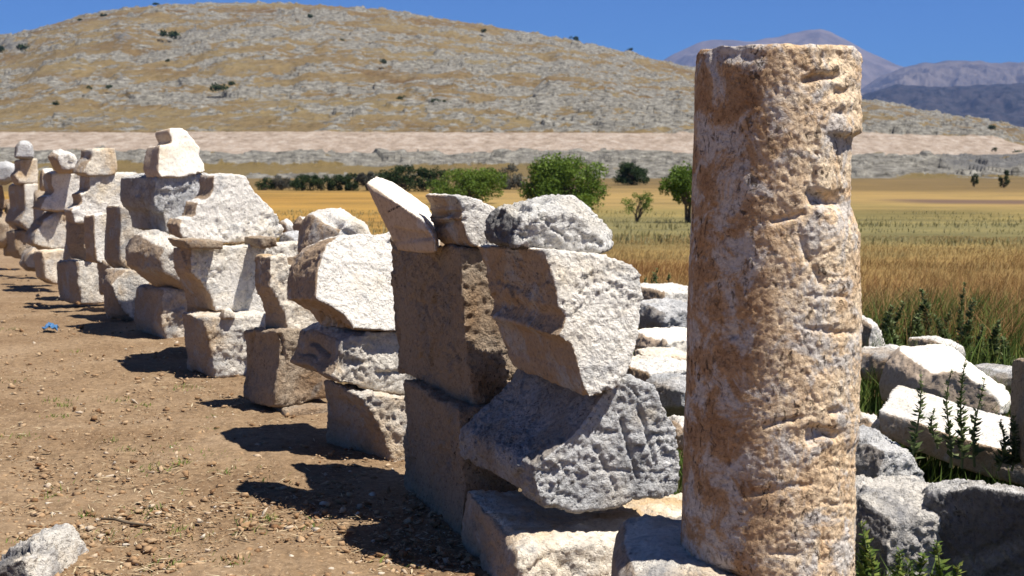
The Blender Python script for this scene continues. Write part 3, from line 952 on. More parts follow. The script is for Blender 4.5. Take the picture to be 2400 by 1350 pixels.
# inked inventory mark on the beak-shaped fragment: short dark strokes lying just off its face
def ink_mark():
    from mathutils.bvhtree import BVHTree
    bpy.context.view_layer.update()
    me = frag.data
    co = [v.co + frag.location for v in me.vertices]
    bvh = BVHTree.FromPolygons(co, [list(p.vertices) for p in me.polygons])
    V, Fc = [], []
    strokes = [(0, 0, 0, 8), (0, 8, 5, 0), (5, 0, 5, 8), (8, 8, 14, 8), (11, 8, 11, 0), (17, 0, 17, 8), (17, 8, 21, 8), (21, 8, 21, 4), (21, 4, 17, 4), (18, 4, 22, 0), (25, 0, 25, 8),
               (31, 0, 31, 8), (31, 8, 35, 8), (35, 8, 35, 0), (31, 4, 35, 4), (31, 0, 35, 0), (38, 8, 38, 3), (38, 3, 43, 3), (42, 8, 42, 0)]
    ax, ay = 912.0, 498.0
    sc = 0.66
    ca, sa = math.cos(R(27)), math.sin(R(27))
    def pt(u, w):
        x, y = u * sc, w * sc
        px, py = ax + x * ca - y * sa * 0.4, ay - x * sa - y * ca
        hit = bvh.ray_cast(Vector(CAM), Vector(ray(px, py)).normalized())
        if hit[0] is None:
            return None
        return np.array(hit[0]) + np.array(hit[1]) * 0.0012
    for x0, y0, x1, y1 in strokes:
        dx, dy = x1 - x0, y1 - y0
        L = math.hypot(dx, dy)
        ox, oy = -dy / L * 0.8, dx / L * 0.8
        qs = [pt(x0 + ox, y0 + oy), pt(x0 - ox, y0 - oy), pt(x1 - ox, y1 - oy), pt(x1 + ox, y1 + oy)]
        if any(q is None for q in qs):
            continue
        n = len(V)
        V += [q - np.array(frag.location) for q in qs]
        Fc.append([n, n + 1, n + 2, n + 3])
    if not Fc:
        return
    m = NT('black_ink')
    m.b.inputs['Base Color'].default_value = (0.02, 0.02, 0.025, 1)
    link('inked_mark', np_mesh('inked_mark', V, Fc), m.m, parent=frag)


ink_mark()

#GROUND
def rowside(x, y):
    """distance to the weedy side of the pile row (negative: the dirt path)"""
    return (x - (-0.2 - 0.416 * (y - 5.5))) * 0.923


def build_ground():
    fine = np.linspace(R(-23), R(23), 760)
    rest = np.linspace(R(23), R(337), 130)[1:-1]
    ang = np.concatenate([fine, rest])
    rad = np.concatenate([np.linspace(0.3, 3.2, 12)[:-1], np.exp(np.linspace(np.log(3.2), np.log(40), 640)), np.exp(np.linspace(np.log(40.5), np.log(300), 90))])
    A, Rr = np.meshgrid(ang, rad, indexing='ij')
    A, Rr = A.ravel(), Rr.ravel()
    x, y = Rr * np.sin(A), Rr * np.cos(A)
    z = gnd_drop(np.where(y > 0, y, 0))
    p = np.stack([x, y, np.zeros_like(x)], 1)
    near = sstep(60, 14, Rr)
    s = rowside(x, y)
    soil = np.maximum(sstep(0.9, 0.2, s), sstep(4.5, 3.0, s) * sstep(15, 19, Rr)) * sstep(60, 34, Rr)
    z = z + near * (0.025 * fbm(p * 1.1, 3, 5) + 0.010 * fbm(p * 6, 3, 6))
    b, sc = worley(p * 16, 7)
    z = z + near * soil * (0.006 * sstep(0.5, 0.1, b) + 0.0035 * fbm(p * 40, 2, 8))
    me = np_mesh('ground', np.stack([x, y, z], 1), grid_faces(len(ang), len(rad), True)[:, ::-1], True,
                 {'soil': soil, 'fallow': sstep(112, 117, Rr) * sstep(128, 123, Rr) * sstep(29, 34, x) * (y > 0), 'dist': Rr, 'side': (x / np.maximum(np.abs(y), 1))})
    m = NT('ground_soil_and_field')
    tc = m.n('ShaderNodeTexCoord')
    v = tc.outputs['Object']
    n1 = m.noise(v, 1.1, 6, 0.65, 0.3)
    soilc = m.ramp(n1, [(0.3, (0.190, 0.121, 0.067)), (0.5, (0.256, 0.173, 0.101)), (0.7, (0.318, 0.227, 0.143))])
    n2 = m.noise(v, 24, 6, 0.7)
    soilc = m.mix(1.0, soilc, m.ramp(n2, [(0.28, (0.55, 0.52, 0.5)), (0.5, (0.95, 0.95, 0.95)), (0.72, (1.3, 1.3, 1.3))]), 'MULTIPLY')
    n3 = m.noise(v, 70, 3, 0.6, 0.4)
    soilc = m.mix(m.step(n3, 0.60, 0.68, 0, 0.7), soilc, (0.50, 0.38, 0.25))
    # field: bands of crop, stubble and fallow across the plain
    mp = m.n('ShaderNodeMapping')
    mp.inputs['Scale'].default_value = (0.35, 1.0, 1)
    m.l(v, mp.inputs[0])
    wob = m.noise(mp.outputs[0], 0.07, 6, 0.62, 0.8)
    dist = m.attr('dist')
    dd = m.math('ADD', dist, m.math('MULTIPLY', m.math('SUBTRACT', wob, 0.5), m.math('MULTIPLY', dist, 0.62)))
    lg = m.math('LOGARITHM', dd, 300.0)
    lv = lambda r: math.log(r) / math.log(300)
    field = m.ramp(lg, [(lv(7), (0.062, 0.057, 0.026)), (lv(13), (0.165, 0.095, 0.036)), (lv(20), (0.25, 0.155, 0.055)), (lv(30), (0.275, 0.185, 0.066)), (lv(42), (0.176, 0.150, 0.062)), (lv(66), (0.176, 0.154, 0.066)), (lv(96), (0.211, 0.167, 0.062)),
                        (lv(112), (0.290, 0.202, 0.079)), (lv(148), (0.264, 0.180, 0.070)), (lv(172), (0.167, 0.114, 0.048)), (lv(250), (0.150, 0.106, 0.048))])
    # the left of the plain is a warmer uncut crop
    left = m.math('MULTIPLY', m.step(m.attr('side'), -0.03, -0.09), m.math('MULTIPLY', m.step(dist, 24, 34), m.step(dist, 165, 140)))
    field = m.mix(m.math('MULTIPLY', left, 0.85), field, m.mix(wob, (0.306, 0.153, 0.032), (0.324, 0.207, 0.054)))
    fn = m.noise(mp.outputs[0], 0.16, 11, 0.76)
    field = m.mix(1.0, field, m.ramp(fn, [(0.3, (0.42, 0.44, 0.40)), (0.47, (0.92, 0.93, 0.9)), (0.68, (1.4, 1.33, 1.2))]), 'MULTIPLY')
    field = m.mix(m.math('MULTIPLY', m.attr('fallow'), 0.85), field, (0.12, 0.075, 0.06))
    c = m.mix(m.attr('soil'), field, soilc)
    m.color(c)
    h = m.math('ADD', m.noise(v, 45, 7, 0.7), m.math('MULTIPLY', n3, 0.5))
    m.bump(h, 0.6, 0.02)
    o = link('ground', me, m.m)
    o['kind'] = 'structure'


build_ground()


def leaf_mat(name, c1, c2, c3, trans=0.25):
    m = NT(name)
    t = m.attr('tint')
    c = m.ramp(t, [(0.0, c1), (0.5, c2), (1.0, c3)])
    m.color(c)
    m.b.inputs['Roughness'].default_value = 0.7
    m.b.inputs['Subsurface Weight'].default_value = 0.0
    tr = m.n('ShaderNodeBsdfTranslucent')
    m.l(c, tr.inputs[0])
    mx = m.n('ShaderNodeMixShader')
    mx.inputs[0].default_value = trans
    m.l(m.b.outputs[0], mx.inputs[1])
    m.l(tr.outputs[0], mx.inputs[2])
    out = [n for n in m.t.nodes if n.type == 'OUTPUT_MATERIAL'][0]
    m.l(mx.outputs[0], out.inputs[0])
    return m.m


ML = {
    'straw': leaf_mat('dry_grass', (0.24, 0.125, 0.048), (0.33, 0.22, 0.085), (0.36, 0.295, 0.135)),
    'litter': leaf_mat('straw_litter', (0.22, 0.15, 0.09), (0.46, 0.36, 0.22), (0.62, 0.53, 0.36), 0.1),
    'greygreen': leaf_mat('dry_weeds', (0.17, 0.16, 0.06), (0.27, 0.24, 0.10), (0.36, 0.34, 0.20)),
    'green': leaf_mat('green_grass', (0.06, 0.10, 0.02), (0.12, 0.18, 0.035), (0.26, 0.28, 0.07)),
    'weed': leaf_mat('weed_leaf', (0.06, 0.09, 0.03), (0.12, 0.16, 0.06), (0.22, 0.25, 0.12)),
    'tree': leaf_mat('tree_leaf', (0.05, 0.09, 0.012), (0.11, 0.175, 0.024), (0.19, 0.27, 0.045)),
    'dark': leaf_mat('dark_leaf', (0.018, 0.035, 0.012), (0.035, 0.06, 0.02), (0.06, 0.09, 0.035)),
    'grey': leaf_mat('grey_leaf', (0.07, 0.07, 0.055), (0.11, 0.11, 0.09), (0.15, 0.15, 0.12)),
}
bark = NT('bark')
bark.color(bark.ramp(bark.noise(bark.objvec(), 9, 5), [(0.3, (0.06, 0.045, 0.03)), (0.7, (0.17, 0.13, 0.09))]))
bark = bark.m


def leaf_quads(cen, nrm, along, ln, wd):
    """pointed leaf: diamond quads"""
    nrm = nrm / (np.linalg.norm(nrm, axis=1, keepdims=True) + 1e-9)
    side = np.cross(nrm, along)
    side /= np.linalg.norm(side, axis=1, keepdims=True) + 1e-9
    a = along * ln[:, None]
    s = side * wd[:, None] * 0.5
    V = np.stack([cen, cen + a * 0.45 + s, cen + a, cen + a * 0.45 - s], 1).reshape(-1, 3)
    return V, np.arange(len(cen) * 4).reshape(-1, 4)


def blades(pts, hgt, wid, tint, bend=0.35):
    n = len(pts)
    az = rng.uniform(0, 2 * np.pi, n)
    lean = rng.uniform(0.05, bend, n) * hgt
    la = rng.normal(0.6, 1.2, n)
    side = np.stack([np.cos(az), np.sin(az), np.zeros(n)], 1) * (wid / 2)[:, None]
    ld = np.stack([np.cos(la), np.sin(la), np.zeros(n)], 1)
    up = np.array([0, 0, 1.0])
    mid = pts + up * (hgt * 0.55)[:, None] + ld * (lean * 0.35)[:, None]
    tip = pts + up * hgt[:, None] + ld * lean[:, None]
    V = np.stack([pts - side, pts + side, mid - side * 0.8, mid + side * 0.8, tip], 1).reshape(-1, 3)
    b = np.arange(n)[:, None] * 5
    Fc = np.concatenate([b + np.array([0, 1, 3]), b + np.array([0, 3, 2]), b + np.array([2, 3, 4])])
    return V, Fc, np.repeat(tint, 5)


def scatter_field(n, r0, r1, a0, a1, power=1.0):
    u = rng.uniform(0, 1, n)
    r = (r0 ** power + u * (r1 ** power - r0 ** power)) ** (1 / power)
    a = rng.uniform(R(a0), R(a1), n)
    return np.stack([r * np.sin(a), r * np.cos(a)], 1)


def field_grass():
    # tall rusty straw beyond the rubble
    xy = scatter_field(150000, 10.5, 46, -25, 25, 0.9)
    s = rowside(xy[:, 0], xy[:, 1])
    y = xy[:, 1]
    keep = (s > 4.0 + 0.6 * vnoise(np.c_[xy * 0.6, np.zeros(len(xy))], 3)) & (y > 9.5)
    clump = vnoise(np.c_[xy * 0.45, np.zeros(len(xy))], 21)
    keep &= rng.uniform(-0.9, 0.6, len(xy)) < clump + 0.35
    xy, y, clump = xy[keep], y[keep], clump[keep]
    z = gnd_drop(y)
    h = rng.uniform(0.10, 0.5, len(xy)) * np.interp(y, [9, 13, 18, 30, 46], [0.95, 0.75, 0.45, 0.25, 0.16]) * (1 + 0.8 * clump)
    pt = vnoise(np.c_[xy * 0.16, np.zeros(len(xy))], 25)
    t = np.clip(rng.normal(0.36, 0.2, len(xy)) + 0.016 * (y - 19) + 0.2 * clump + 0.6 * pt, 0, 1)
    V, Fc, T = blades(np.c_[xy, z], h, rng.uniform(0.003, 0.008, len(xy)) * (0.6 + y / 30), t, 1.2)
    o = link('dry_grass', np_mesh('dry_grass', V, Fc, False, {'tint': T}), ML['straw'])
    tag(o, 'tall rusty gold dry grass covering the field behind the rubble', 'grass', kind='stuff')
    # greyer weeds farther out
    xy = scatter_field(30000, 36, 95, -22, 23, 1.2)
    cl = vnoise(np.c_[xy * 0.12, np.zeros(len(xy))], 31)
    keep = rng.uniform(-0.5, 0.7, len(xy)) < cl - 0.1
    xy = xy[keep]
    z = gnd_drop(xy[:, 1])
    V, Fc, T = blades(np.c_[xy, z], rng.uniform(0.04, 0.20, len(xy)) * (1 + cl[keep]), rng.uniform(0.02, 0.05, len(xy)), rng.uniform(0, 1, len(xy)), 0.6)
    o = link('field_weeds', np_mesh('field_weeds', V, Fc, False, {'tint': T}), ML['greygreen'])
    tag(o, 'grey green weeds spread across the middle of the plain', 'weeds', kind='stuff')
    # green ground cover among the rubble
    xy = scatter_field(70000, 4.4, 13.5, -14, 25, 1.1)
    s = rowside(xy[:, 0], xy[:, 1])
    cl = vnoise(np.c_[xy * 1.3, np.zeros(len(xy))], 41)
    keep = (s > 0.75) & (rng.uniform(-0.8, 0.8, len(xy)) < cl + 0.15)
    xy, cl = xy[keep], cl[keep]
    z = gnd_drop(xy[:, 1])
    V, Fc, T = blades(np.c_[xy, z - 0.01], rng.uniform(0.06, 0.30, len(xy)) * (1 + 0.6 * cl) * np.interp(xy[:, 0] / xy[:, 1], [0.1, 0.25], [0.7, 1.15]) * np.interp(xy[:, 1], [4.6, 6.5, 9], [0.45, 0.8, 1.15]), rng.uniform(0.005, 0.012, len(xy)), np.clip(rng.normal(0.35, 0.25, len(xy)) - 0.3 * cl, 0, 1), 0.8)
    o = link('green_grass', np_mesh('green_grass', V, Fc, False, {'tint': T}), ML['green'])
    tag(o, 'green grass and low weeds growing between the fallen stones', 'grass', kind='stuff')
    # sparse tufts on the dirt
    P0 = []
    for k in range(70):
        c = G(rng.uniform(0, 1000), rng.uniform(700, 1340))[:2]
        if rowside(*c) > -0.35:
            continue
        m_ = int(rng.integers(10, 40))
        P0.append(c + rng.normal(0, rng.uniform(0.02, 0.07), (m_, 2)))
    xy = np.vstack(P0)
    V, Fc, T = blades(np.c_[xy, np.zeros(len(xy))], rng.uniform(0.008, 0.03, len(xy)), rng.uniform(0.003, 0.007, len(xy)), rng.uniform(0.3, 1, len(xy)), 2.0)
    o = link('grass_tufts', np_mesh('grass_tufts', V, Fc, False, {'tint': T}), ML['green'])
    tag(o, 'sparse tiny green tufts dotted over the brown dirt path', 'grass', kind='stuff')


field_grass()


def straw_litter():
    n = 2600
    px = rng.uniform(-60, 1150, n)
    py = 640 + 720 * rng.uniform(0, 1, n) ** 0.8
    pts = np.array([G(a, b) for a, b in zip(px, py)])
    keep = (rowside(pts[:, 0], pts[:, 1]) < 0.2) & (vnoise(pts * np.array([0.9, 0.9, 0]), 55) > rng.uniform(-0.6, 0.5, n))
    pts = pts[keep]
    n = len(pts)
    pts[:, 2] += 0.009
    az = rng.uniform(0, 6.283, n)
    al = np.stack([np.cos(az), np.sin(az), rng.normal(0, 0.08, n)], 1)
    nr = np.tile([0.0, 0.0, 1.0], (n, 1)) + 0.3 * unit(n)
    V, Fc = leaf_quads(pts, nr, al, rng.uniform(0.02, 0.09, n), rng.uniform(0.003, 0.008, n))
    o = link('straw', np_mesh('straw', V, Fc, False, {'tint': np.repeat(rng.uniform(0.3, 1, n), 4)}), ML['litter'])
    tag(o, 'pale bits of dry straw littering the dirt path', 'straw', kind='stuff')


straw_litter()


# ---- loose stones on the dirt
def ico(sub):
    bm = bmesh.new()
    bmesh.ops.create_icosphere(bm, subdivisions=sub, radius=1)
    V = np.array([v.co[:] for v in bm.verts])
    Fc = np.array([[v.index for v in f.verts] for f in bm.faces])
    bm.free()
    return V, Fc


pm = NT('pebble_stone')
_v = pm.objvec()
_c = pm.ramp(pm.attr('tint'), [(0, (0.211, 0.114, 0.056)), (0.4, (0.352, 0.220, 0.119)), (0.75, (0.493, 0.355, 0.221)), (1, (0.581, 0.507, 0.412))])
pm.color(pm.mix(1.0, _c, pm.ramp(pm.noise(_v, 40, 5, 0.7), [(0.3, (0.7, 0.7, 0.7)), (0.7, (1.15, 1.15, 1.15))]), 'MULTIPLY'))
pm.bump(pm.noise(_v, 60, 5, 0.7), 0.5, 0.01)


def chip(npt):
    """angular stone chip: hull of random points"""
    bm = bmesh.new()
    for p in unit(npt) * rng.uniform(0.7, 1.0, (npt, 1)):
        bm.verts.new(p)
    r = bmesh.ops.convex_hull(bm, input=bm.verts)
    bmesh.ops.delete(bm, geom=[g for g in r['geom_interior'] if isinstance(g, bmesh.types.BMVert)], context='VERTS')
    bmesh.ops.triangulate(bm, faces=bm.faces)
    bm.verts.index_update()
    V = np.array([v.co[:] for v in bm.verts])
    Fc = np.array([[v.index for v in f.verts] for f in bm.faces])
    bm.free()
    return V, Fc


def pebble(V, seed, flat):
    p = V * np.array([1, rng.uniform(0.5, 0.95), flat])
    a, b = rng.uniform(0, 6.28), rng.normal(0, 0.25)
    p = np.c_[p[:, 0] * math.cos(b) - p[:, 2] * math.sin(b), p[:, 1], p[:, 0] * math.sin(b) + p[:, 2] * math.cos(b)]
    c, s = math.cos(a), math.sin(a)
    return np.c_[p[:, 0] * c - p[:, 1] * s, p[:, 0] * s + p[:, 1] * c, p[:, 2]]


def gravel():
    chips = [chip(int(rng.integers(7, 13))) for _ in range(40)]
    Vs, Fs, Ts = [], [], []
    n0 = 0
    cnt = 0
    while cnt < 12000:
        py = 620 + 760 * rng.uniform() ** 0.75
        px = rng.uniform(-60, 1250)
        c = G(px, py)
        if rowside(c[0], c[1]) > 0.35:
            continue
        dens = 0.55 + 0.6 * vnoise(np.array([[c[0] * 1.3, c[1] * 1.3, 0]]), 71)[0] + (0.35 if py > 1160 else 0)
        if rng.uniform() > dens:
            continue
        s = 0.0035 + 0.007 * rng.pareto(2.4)
        s = min(s, 0.030) * (0.8 + 0.05 * c[1])
        V1, F1 = chips[cnt % 40]
        q = pebble(V1, cnt, rng.uniform(0.22, 0.6)) * s
        Vs.append(q + np.array([c[0], c[1], s * 0.15 + 0.004]))
        Fs.append(F1 + n0)
        Ts.append(np.full(len(q), np.clip(rng.normal(0.5, 0.25), 0, 1)))
        n0 += len(q)
        cnt += 1
    o = link('gravel', np_mesh('gravel', np.vstack(Vs), np.vstack(Fs), False, {'tint': np.concatenate(Ts)}), pm.m)
    tag(o, 'small tan pebbles and stone chips strewn over the brown dirt', 'gravel', kind='stuff')
    # bigger loose stones, each its own thing
    lab = 'loose tan stone lying on the brown dirt'
    spots = [(705, 1268, 36, .55), (682, 1290, 22, .6), (770, 1270, 22, .6), (800, 1278, 34, .5), (920, 1285, 20, .7), (745, 1250, 26, .3), (560, 1310, 40, .55), (420, 1330, 45, .6), (470, 1325, 38, .7), (545, 1338, 30, .6),
             (500, 1110, 16, .15), (275, 1125, 20, .6), (205, 1020, 18, .65), (330, 1148, 24, .5), (300, 925, 16, .8), (445, 1068, 14, .9), (520, 1190, 24, .8), (585, 1205, 34, .45), (365, 1205, 30, .5), (395, 1210, 22, .7),
             (465, 1020, 30, .5), (425, 990, 22, .35), (300, 840, 22, .55), (415, 805, 22, .9), (40, 775, 14, .6), (600, 1160, 20, .6), (750, 1140, 16, .3), (120, 1180, 22, .6), (30, 1185, 22, .75), (295, 1270, 26, .2),
             (215, 1280, 24, .55), (250, 1285, 22, .7), (345, 1290, 40, .5), (380, 1245, 24, .4), (640, 1180, 18, .75), (870, 1310, 26, .4), (960, 1300, 18, .65), (630, 1330, 30, .6), (100, 1090, 12, .55), (560, 990, 14, .7)]
    for i, (px, py, w, t) in enumerate(spots):
        c = G(px, py)
        s = w / F * c[1] * 0.5
        V3, F3 = chip(int(rng.integers(14, 24)))
        q = pebble(V3, 500 + i, rng.uniform(0.35, 0.6)) * s
        me = np_mesh('loose_stone', q, F3, False, {'tint': np.full(len(q), t)})
        o = link('loose_stone', me, pm.m, loc=(c[0], c[1], s * 0.18))
        tag(o, lab, 'stone', 'loose stones on the dirt path')


gravel()


def tube(path, rad, ns=6):
    path = np.asarray(path, float)
    n = len(path)
    rad = np.broadcast_to(rad, n)
    V = []
    for i in range(n):
        t = path[min(i + 1, n - 1)] - path[max(i - 1, 0)]
        t /= np.linalg.norm(t) + 1e-9
        a = np.cross(t, [0.31, 0.95, 0.1])
        a /= np.linalg.norm(a)
        b = np.cross(t, a)
        for k in range(ns):
            th = 2 * math.pi * k / ns
            V.append(path[i] + rad[i] * (a * math.cos(th) + b * math.sin(th)))
    Fc = []
    for i in range(n - 1):
        for k in range(ns):
            k2 = (k + 1) % ns
            Fc.append([i * ns + k, i * ns + k2, (i + 1) * ns + k2, (i + 1) * ns + k])
    Fc.append([0, 0, 0, 0][:0] or [(n - 1) * ns + k for k in (0, 1, 2, 3)])
    return np.array(V), np.array(Fc)


def join(parts):
    Vs, Fs, n = [], [], 0
    for V, Fc in parts:
        Vs.append(V)
        Fs.append(Fc + n)
        n += len(V)
    return np.vstack(Vs), np.vstack(Fs)


# twig and scrap of blue plastic
def small_litter():
    a, b, c = G(238, 1222), G(300, 1232), G(352, 1238)
    up = np.array([0, 0, 0.012])
    V, Fc = tube([a + up, (a + b) / 2 + up * 1.5, b + up, c + up], [0.005, 0.006, 0.007, 0.004])
    o = link('twig', np_mesh('twig', V - a, Fc, True), bark, loc=a)
    tag(o, 'thin grey twig lying on the dirt near the white sunken rock', 'twig')
    a, b = G(545, 1270), G(585, 1278)
    V, Fc = tube([a + up, b + up], [0.003, 0.002])
    o = link('twig', np_mesh('twig', V - a, Fc, True), bark, loc=a)
    tag(o, 'short pale twig lying among loose stones near the pile shadow', 'twig')
    m = NT('blue_plastic')
    m.b.inputs['Base Color'].default_value = (0.06, 0.16, 0.33, 1)
    m.b.inputs['Roughness'].default_value = 0.4
    c = G(118, 776)
    nu, nv = 14, 10
    U, W = np.meshgrid(np.linspace(-1, 1, nu), np.linspace(-1, 1, nv), indexing='ij')
    q = np.stack([U.ravel() * 0.055, W.ravel() * 0.05, np.zeros(nu * nv)], 1)
    q[:, 2] = 0.03 + 0.05 * fbm(q * 18, 3, 5) + 0.02 * (1 - np.abs(U.ravel()))
    q[:, 0] *= 1 + 0.4 * vnoise(q * 20, 9)
    o = link('plastic_scrap', np_mesh('plastic_scrap', q, grid_faces(nu, nv), True), m.m, loc=c)
    so = o.modifiers.new('thick', 'SOLIDIFY')
    so.thickness = 0.002
    tag(o, 'crumpled scrap of blue plastic on the dirt path', 'litter')


small_litter()


# ---- weeds (things): a stem with its leaves
ORD = ('first second third fourth fifth sixth seventh eighth ninth tenth eleventh twelfth thirteenth fourteenth fifteenth sixteenth seventeenth eighteenth nineteenth twentieth '
       'twenty-first twenty-second twenty-third twenty-fourth twenty-fifth twenty-sixth').split()


def weed(label, group, loc, h, nleaf, kind, lean=(0, 0), name='tall_weed', leaf=0.045):
    root = bpy.data.objects.new(name, None)
    COL.objects.link(root)
    root.location = loc
    tag(root, label, 'weed', group)
    n = 10
    ts = np.linspace(0, 1, n)
    ph = rng.uniform(0, 6.28, 2)
    path = np.stack([lean[0] * h * ts ** 1.6 + 0.012 * np.sin(ts * 5 + ph[0]), lean[1] * h * ts ** 1.6 + 0.012 * np.sin(ts * 4 + ph[1]), h * ts], 1)
    V, Fc = tube(path, 0.006 * (1 - 0.75 * ts), 5)
    link('stem', np_mesh('stem', V, Fc, True), ML['weed'], root).data.attributes.new('tint', 'FLOAT', 'POINT').data.foreach_set('value', np.full(len(V), 0.9, np.float32))
    t = rng.uniform(0.06, 1.0, nleaf) ** 0.9
    c = np.stack([np.interp(t, ts, path[:, k]) for k in range(3)], 1)
    az = rng.uniform(0, 6.28, nleaf)
    el = rng.uniform(0.1, 0.9, nleaf)
    al = np.stack([np.cos(az) * np.cos(el), np.sin(az) * np.cos(el), np.sin(el)], 1)
    nr = np.stack([-np.cos(az) * np.sin(el), -np.sin(az) * np.sin(el), np.cos(el)], 1) + 0.4 * unit(nleaf)
    ln = leaf * rng.uniform(0.55, 1.25, nleaf) * (1.25 - 0.85 * t)
    V, Fc = leaf_quads(c, nr, al, ln, ln * 0.5)
    o = link('leaves', np_mesh('leaves', V, Fc, False, {'tint': np.repeat(rng.uniform(0, 1, nleaf), 4)}), ML[kind], root)
    return root


FG = 'tall leafy weeds in front of the white slab'
for lab, px, pyb, pyt, dep, nl in (
        ('leafy weed with a thin bare tip, leftmost in front of the white slab', 2143, 1090, 870, 5.7, 60),
        ('short leafy weed against the tan edge of the white slab', 2190, 1050, 958, 5.9, 36),
        ('pale stemmed weed before the middle of the white slab', 2220, 1095, 866, 5.75, 60),
        ('tallest dense dark weed before the white slab', 2250, 1100, 842, 5.7, 95),
        ('thin weed beside the tallest dense one', 2282, 1095, 888, 5.8, 60),
        ('leaning weed near the right end of the white slab', 2345, 1105, 985, 5.6, 60),
        ('bushy weed beside the brown broken shaft', 2372, 1105, 978, 5.6, 90)):
    b, t = P(px, pyb, dep), P(px, pyt, dep)
    weed(lab, FG, b, t[2] - b[2], nl * 2, 'weed', (rng.uniform(-0.05, 0.08), 0), leaf=0.042)
BG = 'dark green weeds standing at the edge of the dry grass'
spots = ((2062, 800, 715, 10.2), (2084, 800, 708, 10.4), (2120, 800, 735, 10.3), (2142, 795, 712, 10.6), (2180, 800, 680, 10.5), (2205, 810, 730, 10.6), (2250, 830, 665, 10.2), (2262, 830, 700, 10.0),
         (2290, 840, 760, 9.8), (2325, 850, 750, 9.6), (2360, 860, 790, 9.4), (2040, 820, 745, 10.0), (2225, 830, 742, 10.1), (2308, 845, 775, 9.6), (2105, 800, 728, 10.0), (2160, 800, 745, 10.2))
for i, (px, pyb, pyt, dep) in enumerate(sorted(spots)):
    b = P(px, pyb, dep)
    t = P(px, pyt, dep)
    z0 = float(gnd_drop(dep))
    weed('dark green weed at the dry grass edge, %s to the right of the column' % ORD[i], BG, (b[0], b[1], z0), t[2] - z0, 210, 'weed', (rng.uniform(-0.28, 0.28), rng.uniform(-0.15, 0.15)), leaf=rng.uniform(0.055, 0.085))
for i, (px, pyb, pyt, dep) in enumerate(((1512, 700, 650, 12.2), (1525, 720, 640, 12), (1540, 690, 630, 12.5), (1575, 690, 640, 12.5))):
    b = P(px, pyb, dep)
    t = P(px, pyt, dep)
    z0 = float(gnd_drop(dep))
    weed('slender green weed behind the rubble left of the column, %s from its left' % ORD[i], 'slender weeds left of the column', (b[0], b[1], z0), t[2] - z0, 130, 'weed', (rng.uniform(-0.1, 0.1), 0), leaf=0.075)
LG = 'low green plants at the foot of the crumbling block'
for i, (px, pyb, pyt, dep) in enumerate(sorted(((2020, 1330, 1225, 4.45), (2040, 1375, 1290, 4.3), (2095, 1390, 1285, 4.3), (2150, 1390, 1300, 4.25), (2195, 1390, 1265, 4.3), (2235, 1400, 1325, 4.2), (2120, 1400, 1315, 4.2)))):
    b, t = P(px, pyb, dep), P(px, pyt, dep)
    weed('small bright green plant at the lower edge, %s to the right of the column foot' % ORD[i], LG, (b[0], b[1], max(b[2] - 0.1, 0)), t[2] - max(b[2] - 0.1, 0), 110, 'green', name='low_weed', leaf=0.05)


# ---- trees
def crown_cloud(clumps, nper, leaf, spread):
    Cs, T = [], []
    for (cx, cy, cz, rx, rz) in clumps:
        u = unit(nper) * (rng.uniform(0.25, 1.0, nper) ** 0.5)[:, None]
        Cs.append(np.array([cx, cy, cz]) + u * np.array([rx, rx, rz]))
        T.append(np.clip(rng.normal(rng.uniform(0.25, 0.75), 0.18, nper), 0, 1))
    c = np.vstack(Cs)
    t = np.concatenate(T)
    al = unit(len(c))
    nr = unit(len(c)) + np.array([0, 0, 0.6])
    ln = leaf * rng.uniform(0.6, 1.4, len(c))
    V, Fc = leaf_quads(c, nr, al, ln, ln * 0.6)
    return V, Fc, np.repeat(t, 4)


def tree(name, label, x0, x1, ytop, ybase, kind, crown_from=0.3, nclump=26, nper=170, leaf=0.11, dist=None, group=None, cat='tree', stems=5):
    cx = (x0 + x1) / 2
    if dist is None:
        base = G(cx, ybase)
    else:
        base = P(cx, ybase, dist)
    D = base[1]
    w = (x1 - x0) / F * D * (1.3 if cat == 'shrub' else 1.08)
    h = (ybase - ytop) / F * D * (1.15 if cat == 'shrub' else 1.05)
    root = bpy.data.objects.new(name, None)
    COL.objects.link(root)
    root.location = base
    tag(root, label, cat, group)
    leaf = leaf * h / 3.0
    cl = []
    z0 = h * crown_from
    for k in range(nclump):
        s = rng.uniform(0.18, 0.30)
        zz = rng.uniform(0.10, 0.86)
        if crown_from < 0.2:
            lim = math.sqrt(max(0.02, 1 - (max(zz - 0.3, 0) / 0.72) ** 2))
        else:
            lim = math.sqrt(max(0.02, 1 - ((zz - 0.5) / 0.55) ** 2))
        ra, rr_ = rng.uniform(0, 6.283), math.sqrt(rng.uniform(0.15, 1.0)) * lim * 0.40 * w
        cl.append((rr_ * math.cos(ra), rr_ * math.sin(ra), z0 + (h - z0) * zz, s * w * 0.55, s * (h - z0) * 0.75))
    parts = []
    for k in range(stems):
        c = cl[k * nclump // stems]
        e = np.array([c[0] * 0.9, c[1] * 0.9, c[2]])
        p = [np.array([rng.normal(0, 0.02 * w), rng.normal(0, 0.02 * w), -0.05]), e * np.array([0.25, 0.25, 0.45]) + rng.normal(0, 0.03 * w, 3), e * np.array([0.6, 0.6, 0.75]), e]
        parts.append(tube(p, np.array([0.03, 0.022, 0.014, 0.005]) * h, 6))
        for c2 in cl[k * nclump // stems + 1:(k + 1) * nclump // stems:2]:
            e2 = np.array(c2[:3])
            parts.append(tube([p[1], (p[1] + e2) / 2 + rng.normal(0, 0.03 * w, 3), e2], np.array([0.013, 0.009, 0.003]) * h, 5))
    V, Fc = join(parts)
    link('trunk', np_mesh('trunk', V, Fc, True), bark, root)
    V, Fc, T = crown_cloud(cl, nper, leaf, 1)
    link('crown', np_mesh('crown', V, Fc, False, {'tint': T}), ML[kind], root)
    return root


